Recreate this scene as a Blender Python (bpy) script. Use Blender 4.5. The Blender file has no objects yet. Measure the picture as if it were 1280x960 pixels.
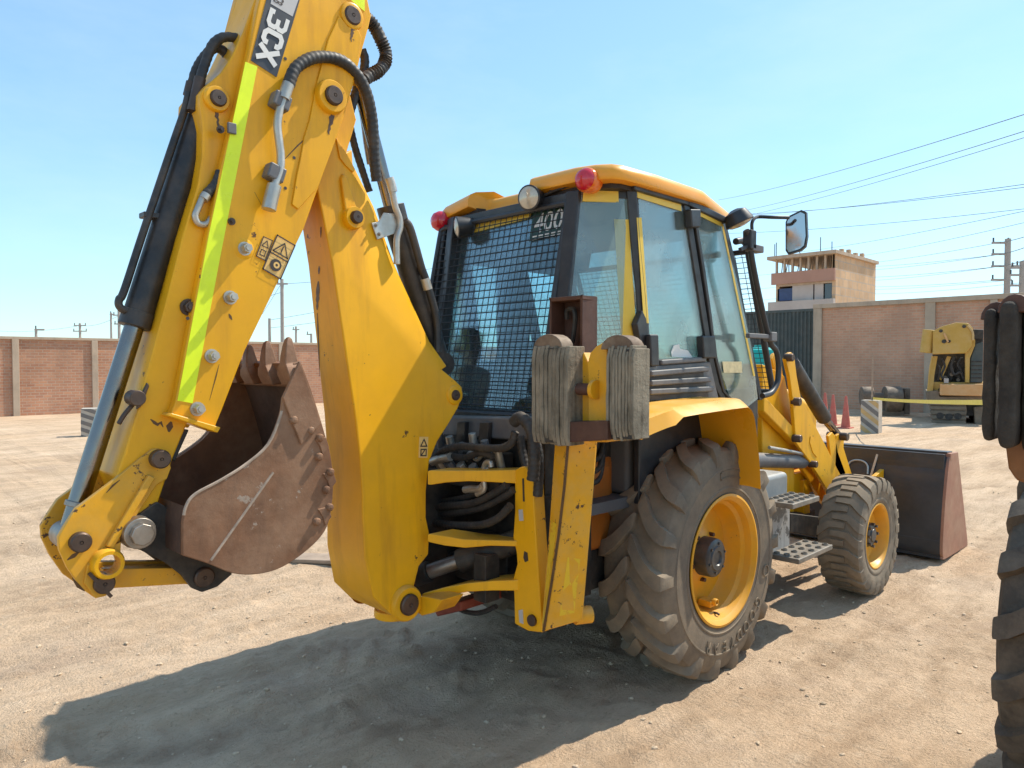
import bpy, bmesh, math, random
import numpy as np
from mathutils import Vector, Matrix, Euler
random.seed(7); R=math.radians
sc=bpy.context.scene
# ------------------------------------------------------------------ camera, sky, sun
cd=bpy.data.cameras.new('camera'); cam=bpy.data.objects.new('camera',cd); sc.collection.objects.link(cam)
cd.sensor_width=36; cd.lens=907/1280*36; cd.clip_start=.05; cd.clip_end=6000
CAM=Vector((-3.889,-3.061,1.832)); cam.location=CAM
_y,_p=R(45.25),R(-1.67)
cam.rotation_euler=Vector((math.cos(_y)*math.cos(_p),math.sin(_y)*math.cos(_p),math.sin(_p))).to_track_quat('-Z','Y').to_euler()
sc.camera=cam
w=bpy.data.worlds.new('World'); sc.world=w; w.use_nodes=True
nt=w.node_tree; bg=nt.nodes['Background']
sky=nt.nodes.new('ShaderNodeTexSky'); sky.sky_type='NISHITA'; sky.sun_disc=False
SUN_EL,SUN_AZ=R(52),R(-15)           # azimuth counted from +x towards +y
sky.sun_elevation=SUN_EL; sky.sun_rotation=R(90)-SUN_AZ
sky.air_density=1.0; sky.dust_density=0.3; sky.ozone_density=2.5; sky.altitude=0
tint=nt.nodes.new('ShaderNodeMix'); tint.data_type='RGBA'; tint.blend_type='MULTIPLY'; tint.inputs[0].default_value=1
tint.inputs[7].default_value=(1.0,1.31,1.42,1)
gam=nt.nodes.new('ShaderNodeGamma'); gam.inputs[1].default_value=.65   # clear coastal sky: flat gradient down to the horizon
nt.links.new(sky.outputs[0],gam.inputs[0]); nt.links.new(gam.outputs[0],tint.inputs[6])
# thin high haze, barely there
wtc=nt.nodes.new('ShaderNodeTexCoord'); wmp=nt.nodes.new('ShaderNodeMapping'); wmp.inputs['Scale'].default_value=(1.2,1.2,3.5); nt.links.new(wtc.outputs['Generated'],wmp.inputs[0])
wnz=nt.nodes.new('ShaderNodeTexNoise'); wnz.inputs['Scale'].default_value=1.6; wnz.inputs['Detail'].default_value=7; wnz.inputs['Roughness'].default_value=.6; nt.links.new(wmp.outputs[0],wnz.inputs[0])
wmr=nt.nodes.new('ShaderNodeMapRange'); wmr.inputs[1].default_value=.42; wmr.inputs[2].default_value=.72; wmr.inputs[3].default_value=0; wmr.inputs[4].default_value=.22; nt.links.new(wnz.outputs[0],wmr.inputs[0])
hz=nt.nodes.new('ShaderNodeMix'); hz.data_type='RGBA'; nt.links.new(wmr.outputs[0],hz.inputs[0]); hz.inputs[7].default_value=(3.6,4.1,4.5,1); nt.links.new(tint.outputs[2],hz.inputs[6]); nt.links.new(hz.outputs[2],bg.inputs[0]); bg.inputs[1].default_value=.14
sl=bpy.data.lights.new('sun','SUN'); sl.energy=2.95; sl.angle=R(.5); sl.color=(1,.93,.80)
so=bpy.data.objects.new('sun',sl); sc.collection.objects.link(so)
_d=Vector((math.cos(SUN_AZ)*math.cos(SUN_EL),math.sin(SUN_AZ)*math.cos(SUN_EL),math.sin(SUN_EL)))
so.rotation_euler=(-_d).to_track_quat('-Z','Y').to_euler(); so.location=(0,0,30)
sc.view_settings.view_transform='Standard'; sc.view_settings.look='None'; sc.view_settings.exposure=1.02; sc.view_settings.gamma=1
COL=sc.collection.objects

# ------------------------------------------------------------------ materials
def mat(name,col,rough=.5,metal=0.,var=.12,vs=4.,dust=None,up=None,chips=None,bump=None,spec=.5,brick=None,streak=None,trans=0):
    """dust=(amount,colour,scale)  up=(amount,colour): settles on faces that look up  chips=(threshold,colour,scale)
       streak=(amount,colour,scale vector)"""
    m=bpy.data.materials.new(name); m.use_nodes=True; t=m.node_tree; N=t.nodes; L=t.links
    b=N['Principled BSDF']; b.inputs['Roughness'].default_value=rough; b.inputs['Metallic'].default_value=metal
    b.inputs['Specular IOR Level'].default_value=spec
    tc=N.new('ShaderNodeTexCoord'); co=tc.outputs['Object']
    def noise(s,d=5,r=.6,vec=None):
        n=N.new('ShaderNodeTexNoise'); n.inputs['Scale'].default_value=s; n.inputs['Detail'].default_value=d; n.inputs['Roughness'].default_value=r
        L.new(vec or co,n.inputs['Vector']); return n.outputs[0]
    def rng(x,a,c,lo=0.,hi=1.):
        n=N.new('ShaderNodeMapRange'); n.inputs[1].default_value=a; n.inputs[2].default_value=c; n.inputs[3].default_value=lo; n.inputs[4].default_value=hi
        L.new(x,n.inputs[0]); return n.outputs[0]
    def mix(f,a,c,mode='MIX'):
        n=N.new('ShaderNodeMix'); n.data_type='RGBA'; n.blend_type=mode
        if isinstance(f,(int,float)): n.inputs[0].default_value=f
        else: L.new(f,n.inputs[0])
        for i,x in ((6,a),(7,c)):
            if isinstance(x,tuple): n.inputs[i].default_value=(*x[:3],1)
            else: L.new(x,n.inputs[i])
        return n.outputs[2]
    def math_(op,a,c):
        n=N.new('ShaderNodeMath'); n.operation=op
        for i,x in ((0,a),(1,c)):
            if isinstance(x,(int,float)): n.inputs[i].default_value=x
            else: L.new(x,n.inputs[i])
        n.use_clamp=True
        return n.outputs[0]
    c=col
    if brick:
        mp=N.new('ShaderNodeCombineXYZ'); sp=N.new('ShaderNodeSeparateXYZ'); L.new(co,sp.inputs[0])
        ad=N.new('ShaderNodeMath'); ad.operation='ADD'; L.new(sp.outputs[0],ad.inputs[0]); L.new(sp.outputs[1],ad.inputs[1])
        L.new(ad.outputs[0],mp.inputs[0]); L.new(sp.outputs[2],mp.inputs[1])
        br=N.new('ShaderNodeTexBrick'); L.new(mp.outputs[0],br.inputs[0])
        br.inputs['Color1'].default_value=(*col,1); br.inputs['Color2'].default_value=(*brick[0],1); br.inputs['Mortar'].default_value=(*brick[1],1)
        br.inputs['Scale'].default_value=1; br.inputs['Brick Width'].default_value=brick[2]; br.inputs['Row Height'].default_value=brick[3]
        br.inputs['Mortar Size'].default_value=brick[4]; br.inputs['Mortar Smooth'].default_value=.3; br.inputs['Bias'].default_value=0.
        c=br.outputs[0]
    if var:
        n1=noise(vs,8,.65); f=rng(n1,.3,.7,1-var,1+var)
        cmb=N.new('ShaderNodeCombineColor'); [L.new(f,cmb.inputs[i]) for i in range(3)]
        c=mix(1.,c,cmb.outputs[0],'MULTIPLY')
    rsock=None
    if streak:
        mp=N.new('ShaderNodeMapping'); L.new(co,mp.inputs[0]); mp.inputs['Scale'].default_value=streak[2]
        f=rng(noise(1.,6,.65,mp.outputs[0]),.5,.66,0,streak[0]); c=mix(f,c,streak[1])
    if dust:
        f=rng(noise(dust[2],9,.68),.42,.68,0,dust[0]); c=mix(f,c,dust[1]); rsock=f
    if up:
        g=N.new('ShaderNodeNewGeometry'); sp=N.new('ShaderNodeSeparateXYZ'); L.new(g.outputs['Normal'],sp.inputs[0])
        f=math_('MULTIPLY',rng(sp.outputs[2],.25,.95,0,up[0]),rng(noise(9,6,.6),.3,.6,.35,1)); c=mix(f,c,up[1])
    if chips:
        a=noise(chips[2],10,.72); z=noise(chips[2]*.22,3,.5)
        k=math_('ADD',a,rng(z,.3,.7,-.12,.12)); f=rng(k,chips[0],chips[0]+.015,0,1); c=mix(f,c,chips[1])
    if isinstance(c,tuple): b.inputs['Base Color'].default_value=(*c,1)
    else: L.new(c,b.inputs['Base Color'])
    L.new(rng(noise(vs*2.3,5,.6),.3,.7,max(0,rough-.1),min(1,rough+.14)),b.inputs['Roughness'])
    if bump:
        bp=N.new('ShaderNodeBump'); bp.inputs['Strength'].default_value=bump[0]; bp.inputs['Distance'].default_value=bump[2] if len(bump)>2 else .01
        h=noise(bump[1],8,.65)
        if brick:
            h=math_('ADD',math_('MULTIPLY',h,.4),math_('SUBTRACT',1.,br.outputs['Fac']))
        L.new(h,bp.inputs['Height']); L.new(bp.outputs[0],b.inputs['Normal'])
    return m
DUST=(.42,.31,.20)
YEL=(.86,.42,.006)
M={}
M['yellow']=mat('yellow_paint',YEL,.40,var=.10,vs=1.6,dust=(.30,(.60,.28,.025),2.6),up=(.30,DUST),streak=(.40,(.40,.165,.012),(7,7,.8)),chips=(.712,(.10,.045,.02),26),bump=(.07,45,.004),spec=.35)
M['yellow_worn']=mat('worn_yellow_paint',(.76,.36,.010),.48,var=.12,vs=5,dust=(.35,(.46,.29,.09),7),up=(.4,DUST),chips=(.635,(.085,.042,.022),20),bump=(.12,50,.005))
M['yellow_cab']=mat('cab_yellow_paint',(.80,.37,.012),.32,var=.05,vs=2,dust=(.15,(.55,.36,.12),4),up=(.35,(.62,.46,.22)),bump=(.03,60,.003))
M['tape']=mat('lime_reflective_tape',(.80,.95,.012),.35,var=.06,vs=14,dust=(.18,(.55,.6,.05),9),chips=(.80,(.2,.2,.03),30))
M['sticker']=mat('faded_sticker',(.80,.50,.16),.45,var=.05)
M['ink']=mat('dark_print',(.05,.035,.03),.5,var=.1)
M['decal']=mat('charcoal_decal',(.055,.055,.06),.35,var=.08)
M['white']=mat('white_print',(.74,.72,.68),.4,var=.04)
M['greyplate']=mat('grey_decal',(.50,.48,.47),.4,var=.05)
M['black']=mat('black_paint',(.018,.018,.02),.45,var=.25,vs=8,dust=(.45,(.14,.10,.07),6),up=(.5,(.22,.165,.11)),bump=(.1,40,.004))
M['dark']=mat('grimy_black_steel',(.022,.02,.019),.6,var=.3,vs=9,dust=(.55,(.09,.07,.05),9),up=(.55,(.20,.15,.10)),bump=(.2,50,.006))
M['cabblack']=mat('cab_frame_black',(.022,.023,.027),.42,var=.15,vs=6,dust=(.25,(.10,.09,.08),8),bump=(.05,70,.003))
M['plastic']=mat('grey_plastic',(.11,.11,.12),.5,var=.1,vs=6,dust=(.4,(.24,.21,.18),6),up=(.5,(.3,.26,.2)),bump=(.08,90,.003))
M['chrome']=mat('chromed_rod',(.22,.20,.19),.2,1.,var=.06,vs=9,dust=(.12,(.4,.33,.26),8),streak=(.3,(.35,.30,.26),(2,2,.6)))
M['steel']=mat('bare_steel',(.34,.31,.28),.42,.85,var=.2,vs=12,dust=(.4,(.26,.19,.13),10),bump=(.08,60,.004))
M['zinc']=mat('zinc_fitting',(.50,.47,.42),.42,.7,var=.15,vs=18,dust=(.45,(.38,.31,.22),14))
M['pin']=mat('oily_pin_steel',(.085,.06,.05),.45,.6,var=.25,vs=16,dust=(.4,(.17,.11,.07),14),bump=(.15,60,.004))
M['rust']=mat('rusty_bucket_steel',(.205,.098,.050),.6,.12,var=.28,vs=4.5,dust=(.75,(.345,.205,.125),4),chips=(.665,(.36,.28,.22),11),streak=(.65,(.10,.050,.032),(6,6,1.0)),bump=(.3,28,.008))
M['scrape']=mat('scraped_bright_steel',(.40,.31,.24),.6,.2,var=.3,vs=20)
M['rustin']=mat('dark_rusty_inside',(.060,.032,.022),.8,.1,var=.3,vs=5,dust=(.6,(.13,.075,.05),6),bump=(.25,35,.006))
M['rustred']=mat('red_oxide_steel',(.33,.155,.10),.55,.1,var=.14,vs=4,dust=(.5,(.40,.25,.16),5),streak=(.4,(.30,.12,.07),(3,3,1)),bump=(.08,40,.004))
M['rustpl']=mat('brown_oxide_plate',(.085,.035,.022),.6,.1,var=.2,vs=9,dust=(.3,(.16,.08,.05),12),bump=(.1,50,.004))
M['shovel']=mat('worn_dark_steel',(.040,.043,.050),.38,.15,var=.25,vs=3,dust=(.35,(.10,.085,.07),2.2),streak=(.4,(.13,.085,.05),(1.5,1.2,4.)),chips=(.78,(.2,.17,.14),18),bump=(.12,30,.005))
M['hose']=mat('rubber_hose',(.022,.022,.024),.55,var=.2,vs=14,dust=(.45,(.10,.08,.06),12),up=(.35,(.22,.17,.12)),bump=(.25,220,.002))
M['rubber']=mat('dusty_tyre_rubber',(.19,.155,.118),.9,var=.18,vs=5,dust=(.85,(.29,.225,.155),6),up=(.5,(.36,.28,.2)),bump=(.3,60,.006),spec=.2)
M['rubberlug']=M['rubber']
M['rubberf']=mat('front_tyre_rubber',(.20,.165,.125),.9,var=.2,vs=6,dust=(.85,(.31,.245,.175),7),up=(.6,(.36,.28,.2)),bump=(.3,70,.006),spec=.2)
M['rubberd']=mat('dark_tyre_rubber',(.085,.072,.060),.8,var=.25,vs=5,dust=(.8,(.20,.16,.12),7),bump=(.35,50,.008),spec=.25)
M['pad']=mat('laminated_rubber_pad',(.235,.20,.150),.85,var=.25,vs=7,dust=(.6,(.36,.30,.22),7),streak=(.75,(.075,.062,.045),(34,10,1.6)),bump=(.5,45,.012),spec=.15)
M['paddark']=mat('dark_rubber_pad',(.040,.032,.026),.75,var=.35,vs=5,dust=(.6,(.11,.09,.07),7),bump=(.6,30,.02),spec=.25)
M['whitepaint']=mat('scuffed_white_tank',(.34,.33,.315),.5,var=.1,vs=5,dust=(.5,(.36,.31,.25),6),chips=(.60,(.10,.09,.08),14),streak=(.8,(.16,.15,.14),(12,12,1.)),bump=(.1,40,.004))
M['tankgrey']=mat('grey_tank',(.22,.24,.25),.45,var=.12,vs=5,dust=(.4,(.38,.33,.26),5),up=(.6,(.50,.46,.40)))
M['tread']=mat('tread_plate_metal',(.19,.17,.145),.5,.3,var=.15,vs=10,dust=(.5,(.40,.33,.25),12))
M['red']=mat('red_lens',(.55,.012,.03),.12,var=.05,spec=.8)
M['orange']=mat('orange_lens',(.75,.16,.01),.12,var=.05,spec=.8)
M['lampglass']=mat('lamp_glass',(.50,.45,.36),.12,.2,var=.15,vs=30,spec=.8)
M['mirror']=mat('mirror_glass',(.42,.43,.44),.05,1.,var=0)
M['seat']=mat('seat_fabric',(.028,.03,.033),.85,var=.2,vs=10)
M['liner']=mat('cab_lining',(.10,.10,.105),.7,var=.1)
M['teal']=mat('teal_tarpaulin',(.0,.33,.30),.45,var=.15,vs=5)
M['redblock']=mat('red_oxide_paint',(.20,.025,.012),.5,var=.2,vs=9,dust=(.3,(.2,.1,.06),9))
M['yellow_leg']=mat('scratched_yellow_paint',(.76,.36,.010),.5,var=.12,vs=5,dust=(.4,(.55,.36,.12),9),chips=(.615,(.085,.04,.02),34),bump=(.12,50,.005))
M['orangebody']=mat('orange_brown_guard',(.42,.12,.012),.5,var=.1,dust=(.3,(.3,.15,.06),7))
M['brick']=mat('brick_wall',(.50,.25,.145),.85,var=.18,vs=.7,streak=(.35,(.27,.15,.10),(1.1,1.1,.3)),brick=((.39,.185,.115),(.44,.31,.23),.25,.10,.014),dust=(.35,(.46,.29,.20),1.3),bump=(.5,30,.01),spec=.2)
M['brickr']=mat('weathered_brick_wall',(.58,.31,.20),.85,var=.18,vs=.6,streak=(.30,(.36,.20,.14),(1.1,1.1,.3)),brick=((.50,.26,.165),(.50,.36,.26),.25,.10,.014),dust=(.35,(.44,.29,.21),1.1),bump=(.5,30,.01),spec=.2)
M['concrete']=mat('dusty_concrete',(.44,.345,.26),.85,var=.15,vs=1.5,dust=(.4,(.5,.38,.27),2.5),streak=(.35,(.2,.155,.125),(3,3,.5)),bump=(.3,25,.01),spec=.2)
M['claybrick']=mat('pale_clay_brick',(.60,.40,.24),.85,var=.18,vs=.7,brick=((.50,.33,.20),(.44,.35,.27),.9,.6,.05),dust=(.3,(.6,.45,.32),.8),spec=.2)
M['pinkwall']=mat('rose_render',(.40,.225,.165),.8,var=.1,vs=.8)
M['lightwall']=mat('pale_render',(.46,.40,.36),.8,var=.1,vs=.8,streak=(.4,(.4,.35,.32),(1,1,.3)))
M['bluepane']=mat('blue_board',(.03,.06,.16),.4,var=.2)
M['gate']=mat('grey_green_gate',(.045,.062,.062),.55,var=.15,vs=1.5,dust=(.4,(.13,.12,.105),2))
M['cone']=mat('faded_red_cone',(.46,.10,.075),.65,var=.15,vs=4,dust=(.4,(.45,.25,.18),5))
M['blockw']=mat('pale_block_paint',(.46,.41,.345),.8,var=.15,vs=5,dust=(.4,(.4,.31,.22),6))
M['blockg']=mat('grey_block_paint',(.15,.14,.135),.8,var=.15,vs=5,dust=(.4,(.28,.22,.16),6))
M['blocky']=mat('faded_yellow_stripe',(.52,.34,.14),.8,var=.15,vs=5,dust=(.4,(.4,.3,.2),6))
M['cautape']=mat('yellow_caution_tape',(.85,.66,.10),.4,var=.06,vs=5)
M['wood']=mat('grey_timber',(.34,.25,.18),.8,var=.2,vs=9,streak=(.5,(.2,.14,.1),(4,4,30)))
M['pole']=mat('grey_pole',(.36,.33,.30),.8,var=.12)
M['wire']=mat('power_cable',(.075,.08,.08),.6,var=0)
M['digger']=mat('ochre_digger_paint',(.50,.30,.055),.6,var=.12,vs=3,dust=(.45,(.42,.30,.16),3),chips=(.76,(.12,.07,.03),9))
M['diggero']=mat('faded_orange_panel',(.58,.31,.12),.6,var=.1,dust=(.4,(.5,.36,.22),4))
M['track']=mat('dusty_steel_track',(.17,.135,.10),.75,.2,var=.2,vs=4,dust=(.6,(.30,.23,.16),5))
M['drum']=mat('grey_brown_steel',(.155,.12,.092),.7,.2,var=.2,vs=4,dust=(.6,(.28,.22,.16),4))
M['meshwire']=mat('guard_mesh_wire',(.018,.02,.024),.5,var=0)
M['stone']=mat('pebble_stone',(.56,.43,.30),.85,var=.3,vs=2.,spec=.2)

M['film']=mat('yellow_safety_film',(.78,.53,.07),.5,var=.06,vs=8)
M['greenfilm']=mat('dark_green_film',(.02,.055,.04),.4,var=.1)
M['palefilm']=mat('pale_sticker',(.62,.52,.30),.5,var=.2,vs=30)
M['yellow_roof']=mat('roof_yellow_paint',(.80,.33,.015),.35,var=.05,vs=2,up=(.45,(.66,.47,.22)),bump=(.03,50,.003))
M['roofunder']=mat('dusty_roof_underside',(.03,.02,.015),.7,var=.2)

M['hubgrey']=mat('greasy_hub_grey',(.07,.075,.08),.4,.4,var=.25,vs=14,dust=(.5,(.14,.12,.10),9),bump=(.1,50,.004))
M['yellow_rim']=mat('rim_yellow_paint',(.78,.36,.010),.42,var=.08,vs=4,dust=(.3,(.45,.27,.09),6),up=(.4,(.55,.38,.14)),chips=(.76,(.11,.05,.02),22),bump=(.06,50,.004))
M['tapeworn']=mat('worn_yellow_strip',(.80,.50,.02),.5,var=.1,vs=9,dust=(.3,(.6,.4,.05),9),chips=(.60,(.70,.36,.02),30))
M['padcap']=mat('rusty_pad_bracket',(.16,.105,.07),.75,.1,var=.25,vs=9,dust=(.6,(.30,.23,.16),9),bump=(.2,50,.005))
M['rustleg']=mat('rust_brown_leg',(.22,.085,.025),.6,.1,var=.25,vs=6,dust=(.5,(.12,.06,.03),8),bump=(.15,40,.005))
M['mirror_dark']=mat('dark_window_pane',(.05,.06,.07),.1,var=.1,spec=.8)

M['grease']=mat('dark_grease',(.10,.045,.012),.4,var=.3,vs=20)
def glassmat(name,tint,gl=.10,film=(.3,.4,.4),famt=.10):
    m=bpy.data.materials.new(name); m.use_nodes=True; t=m.node_tree; N=t.nodes; L=t.links
    N.remove(N['Principled BSDF']); o=N['Material Output']
    tr=N.new('ShaderNodeBsdfTransparent'); tr.inputs[0].default_value=(*tint,1)
    gs=N.new('ShaderNodeBsdfGlossy'); gs.inputs['Roughness'].default_value=.03; gs.inputs[0].default_value=(1,1,1,1)
    df=N.new('ShaderNodeBsdfDiffuse'); df.inputs[0].default_value=(*film,1)
    fr=N.new('ShaderNodeLayerWeight'); fr.inputs[0].default_value=.25
    mr=N.new('ShaderNodeMapRange'); L.new(fr.outputs['Fresnel'],mr.inputs[0]); mr.inputs[3].default_value=gl; mr.inputs[4].default_value=.75
    tc=N.new('ShaderNodeTexCoord'); nz=N.new('ShaderNodeTexNoise'); nz.inputs['Scale'].default_value=3.; nz.inputs['Detail'].default_value=8; L.new(tc.outputs['Object'],nz.inputs['Vector'])
    m2=N.new('ShaderNodeMapRange'); m2.inputs[1].default_value=.35; m2.inputs[2].default_value=.75; m2.inputs[3].default_value=famt*.4; m2.inputs[4].default_value=famt*2; L.new(nz.outputs[0],m2.inputs[0])
    a=N.new('ShaderNodeMixShader'); L.new(m2.outputs[0],a.inputs[0]); L.new(tr.outputs[0],a.inputs[1]); L.new(df.outputs[0],a.inputs[2])
    c=N.new('ShaderNodeMixShader'); L.new(mr.outputs[0],c.inputs[0]); L.new(a.outputs[0],c.inputs[1]); L.new(gs.outputs[0],c.inputs[2])
    L.new(c.outputs[0],o.inputs[0]); return m
M['glass']=glassmat('tinted_cab_glass',(.62,.74,.73),.07,(.40,.50,.49),.30)
M['glassr']=glassmat('tinted_rear_glass',(.80,.92,.95),.04,(.25,.33,.35),.08)

# ------------------------------------------------------------------ mesh helpers
def V(*a): return Vector(a)
class MB:
    def __init__(s): s.v=[]; s.f=[]; s.m=[]
    def add(s,v,f,m=0):
        o=len(s.v); s.v+=[tuple(x) for x in v]; s.f+=[tuple(i+o for i in q) for q in f]; s.m+=[m]*len(f); return s
    def box(s,lo,hi,m=0,rot=None,piv=None):
        x0,y0,z0=lo; x1,y1,z1=hi
        v=[V(x,y,z) for x in(x0,x1) for y in(y0,y1) for z in(z0,z1)]
        if rot is not None:
            pv=Vector(piv) if piv is not None else sum(v,V(0,0,0))/8
            v=[pv+rot@(q-pv) for q in v]
        return s.add(v,[(0,1,3,2),(4,6,7,5),(0,4,5,1),(2,3,7,6),(0,2,6,4),(1,5,7,3)],m)
    def ext(s,poly,ax,a,b,m=0):
        n=len(poly)
        def P(q,c): return {'x':(c,q[0],q[1]),'y':(q[0],c,q[1]),'z':(q[0],q[1],c)}[ax]
        v=[P(q,a) for q in poly]+[P(q,b) for q in poly]
        f=[tuple(range(n)),tuple(range(n,2*n))[::-1]]+[(i,(i+1)%n,n+(i+1)%n,n+i) for i in range(n)]
        return s.add(v,f,m)
    def loft(s,rings,m=0,cap=True,closed=True):
        n=len(rings[0]); v=[q for r in rings for q in r]; f=[]
        for k in range(len(rings)-1):
            for i in range(n if closed else n-1):
                j=(i+1)%n; f.append((k*n+i,k*n+j,(k+1)*n+j,(k+1)*n+i))
        if cap: f+=[tuple(range(n))[::-1],tuple((len(rings)-1)*n+i for i in range(n))]
        return s.add(v,f,m)
    def tube(s,pts,r,n=8,m=0,res=6,smooth=True,cap=True):
        pts=[Vector(q) for q in pts]
        if smooth and len(pts)>2:
            out=[]; P=[pts[0]*2-pts[1]]+pts+[pts[-1]*2-pts[-2]]
            for i in range(1,len(P)-2):
                a,b,c,d=P[i-1:i+3]
                for k in range(res):
                    t=k/res; out.append(.5*((2*b)+(c-a)*t+(2*a-5*b+4*c-d)*t*t+(3*b-a-3*c+d)*t**3))
            out.append(pts[-1]); pts=out
        rings=[]; up=None
        for i,q in enumerate(pts):
            t=(pts[min(i+1,len(pts)-1)]-pts[max(i-1,0)]).normalized()
            if up is None: up=V(0,0,1) if abs(t.z)<.9 else V(1,0,0)
            e=(up-t*up.dot(t)).normalized(); up=e; g=t.cross(e)
            rr=r(i/(len(pts)-1)) if callable(r) else r
            rings.append([q+(e*math.cos(2*math.pi*k/n)+g*math.sin(2*math.pi*k/n))*rr for k in range(n)])
        return s.loft(rings,m,cap)
    def cyl(s,a,b,r,r2=None,n=20,m=0):
        r2=r if r2 is None else r2; a=Vector(a); b=Vector(b); t=(b-a).normalized()
        e=t.orthogonal().normalized(); g=t.cross(e)
        return s.loft([[c+(e*math.cos(2*math.pi*k/n)+g*math.sin(2*math.pi*k/n))*q for k in range(n)] for c,q in((a,r),(b,r2))],m)
    def lathe(s,prof,org,ax,n=48,m=0,closed=False):
        """prof: (radius, along) pairs"""
        org=Vector(org); t=Vector(ax).normalized(); e=t.orthogonal().normalized(); g=t.cross(e)
        rings=[[org+t*h+(e*math.cos(2*math.pi*k/n)+g*math.sin(2*math.pi*k/n))*r for k in range(n)] for r,h in prof]
        if closed: rings.append(rings[0])
        return s.loft(rings,m,cap=False)
    def bar(s,a,b,w,h,m=0,up=(0,0,1),off=0):
        """rectangular bar from a to b"""
        a=Vector(a); b=Vector(b); t=(b-a).normalized(); u=Vector(up); u=(u-t*u.dot(t)).normalized(); g=t.cross(u)
        return s.loft([[c+g*(sx*w/2)+u*(sy*h/2) for sx,sy in((-1,-1),(1,-1),(1,1),(-1,1))] for c in(a,b)],m)
    def build(s,name,mats,parent=None,bevel=0.,seg=2,ang=38,smooth=True):
        me=bpy.data.meshes.new(name); me.from_pydata(s.v,[],s.f)
        if not isinstance(mats,(list,tuple)): mats=[mats]
        for q in mats: me.materials.append(M[q] if isinstance(q,str) else q)
        me.polygons.foreach_set('material_index',s.m)
        bm=bmesh.new(); bm.from_mesh(me); bmesh.ops.remove_doubles(bm,verts=bm.verts,dist=1e-5); bmesh.ops.recalc_face_normals(bm,faces=bm.faces); bm.to_mesh(me); bm.free()
        if smooth:
            me.polygons.foreach_set('use_smooth',[True]*len(me.polygons)); me.set_sharp_from_angle(angle=R(ang))
        o=bpy.data.objects.new(name,me); COL.link(o)
        if parent is not None: o.parent=parent
        if bevel:
            b=o.modifiers.new('bevel','BEVEL'); b.width=bevel; b.segments=seg; b.limit_method='ANGLE'; b.angle_limit=R(35); b.harden_normals=True; b.use_clamp_overlap=True
        return o
def tag(o,label,cat,group=None,kind=None):
    o['label']=label; o['category']=cat
    if group: o['group']=group
    if kind: o['kind']=kind
    return o
def thing(name,loc,label,cat,group=None,rz=0):
    o=bpy.data.objects.new(name,None); o.empty_display_size=.2; COL.link(o); o.location=loc; o.rotation_euler=(0,0,rz); tag(o,label,cat,group); return o
def copy_tree(o,parent=None):
    c=o.copy(); COL.link(c); c.parent=parent
    for ch in list(o.children): copy_tree(ch,c)
    return c
def lerp(a,b,t): return a+(b-a)*t
def catmull(pts,res=5,closed=False):
    P=[Vector(q) for q in pts]; out=[]
    P=[P[0]*2-P[1]]+P+[P[-1]*2-P[-2]]
    for i in range(1,len(P)-2):
        a,b,c,d=P[i-1:i+3]
        for k in range(res):
            t=k/res; out.append(.5*((2*b)+(c-a)*t+(2*a-5*b+4*c-d)*t*t+(3*b-a-3*c+d)*t**3))
    out.append(P[-2]); return out
def circle(cx,cz,r,n=20,a0=0,a1=2*math.pi): return [(cx+r*math.cos(a0+(a1-a0)*k/n),cz+r*math.sin(a0+(a1-a0)*k/n)) for k in range(n)]
def keyhole(outer,c,r,n=22):
    """outline with a round hole cut into it"""
    k=min(range(len(outer)),key=lambda i:(outer[i][0]-c[0])**2+(outer[i][1]-c[1])**2)
    a0=math.atan2(outer[k][1]-c[1],outer[k][0]-c[0])
    area=sum(outer[i-1][0]*outer[i][1]-outer[i][0]*outer[i-1][1] for i in range(len(outer)))
    sg=-1 if area>0 else 1; e=.012
    ring=[(c[0]+r*math.cos(a0+sg*(e+(2*math.pi-2*e)*i/n)),c[1]+r*math.sin(a0+sg*(e+(2*math.pi-2*e)*i/n))) for i in range(n+1)]
    q=outer[k]; d=(-math.sin(a0)*2e-4,math.cos(a0)*2e-4)
    return outer[:k]+[(q[0]+sg*d[0],q[1]+sg*d[1])]+ring+[(q[0]-sg*d[0],q[1]-sg*d[1])]+outer[k+1:]
def text_mesh(txt,fn,name,m,parent,size=1.,bold=.0,extrude=0.,spacing=1.):
    """flat lettering, each vertex placed by fn(x,y,z)"""
    cu=bpy.data.curves.new('tmp','FONT'); cu.body=txt; cu.size=size; cu.offset=bold; cu.extrude=extrude; cu.space_character=spacing; cu.resolution_u=4
    ob=bpy.data.objects.new('tmp',cu); COL.link(ob)
    dg=bpy.context.evaluated_depsgraph_get(); ev=ob.evaluated_get(dg); me=bpy.data.meshes.new_from_object(ev)
    bpy.data.objects.remove(ob); bpy.data.curves.remove(cu)
    for v in me.vertices: v.co=fn(*v.co)
    me.materials.clear(); me.materials.append(M[m]); o=bpy.data.objects.new(name,me); COL.link(o); o.parent=parent; me.name=name
    return o

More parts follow.
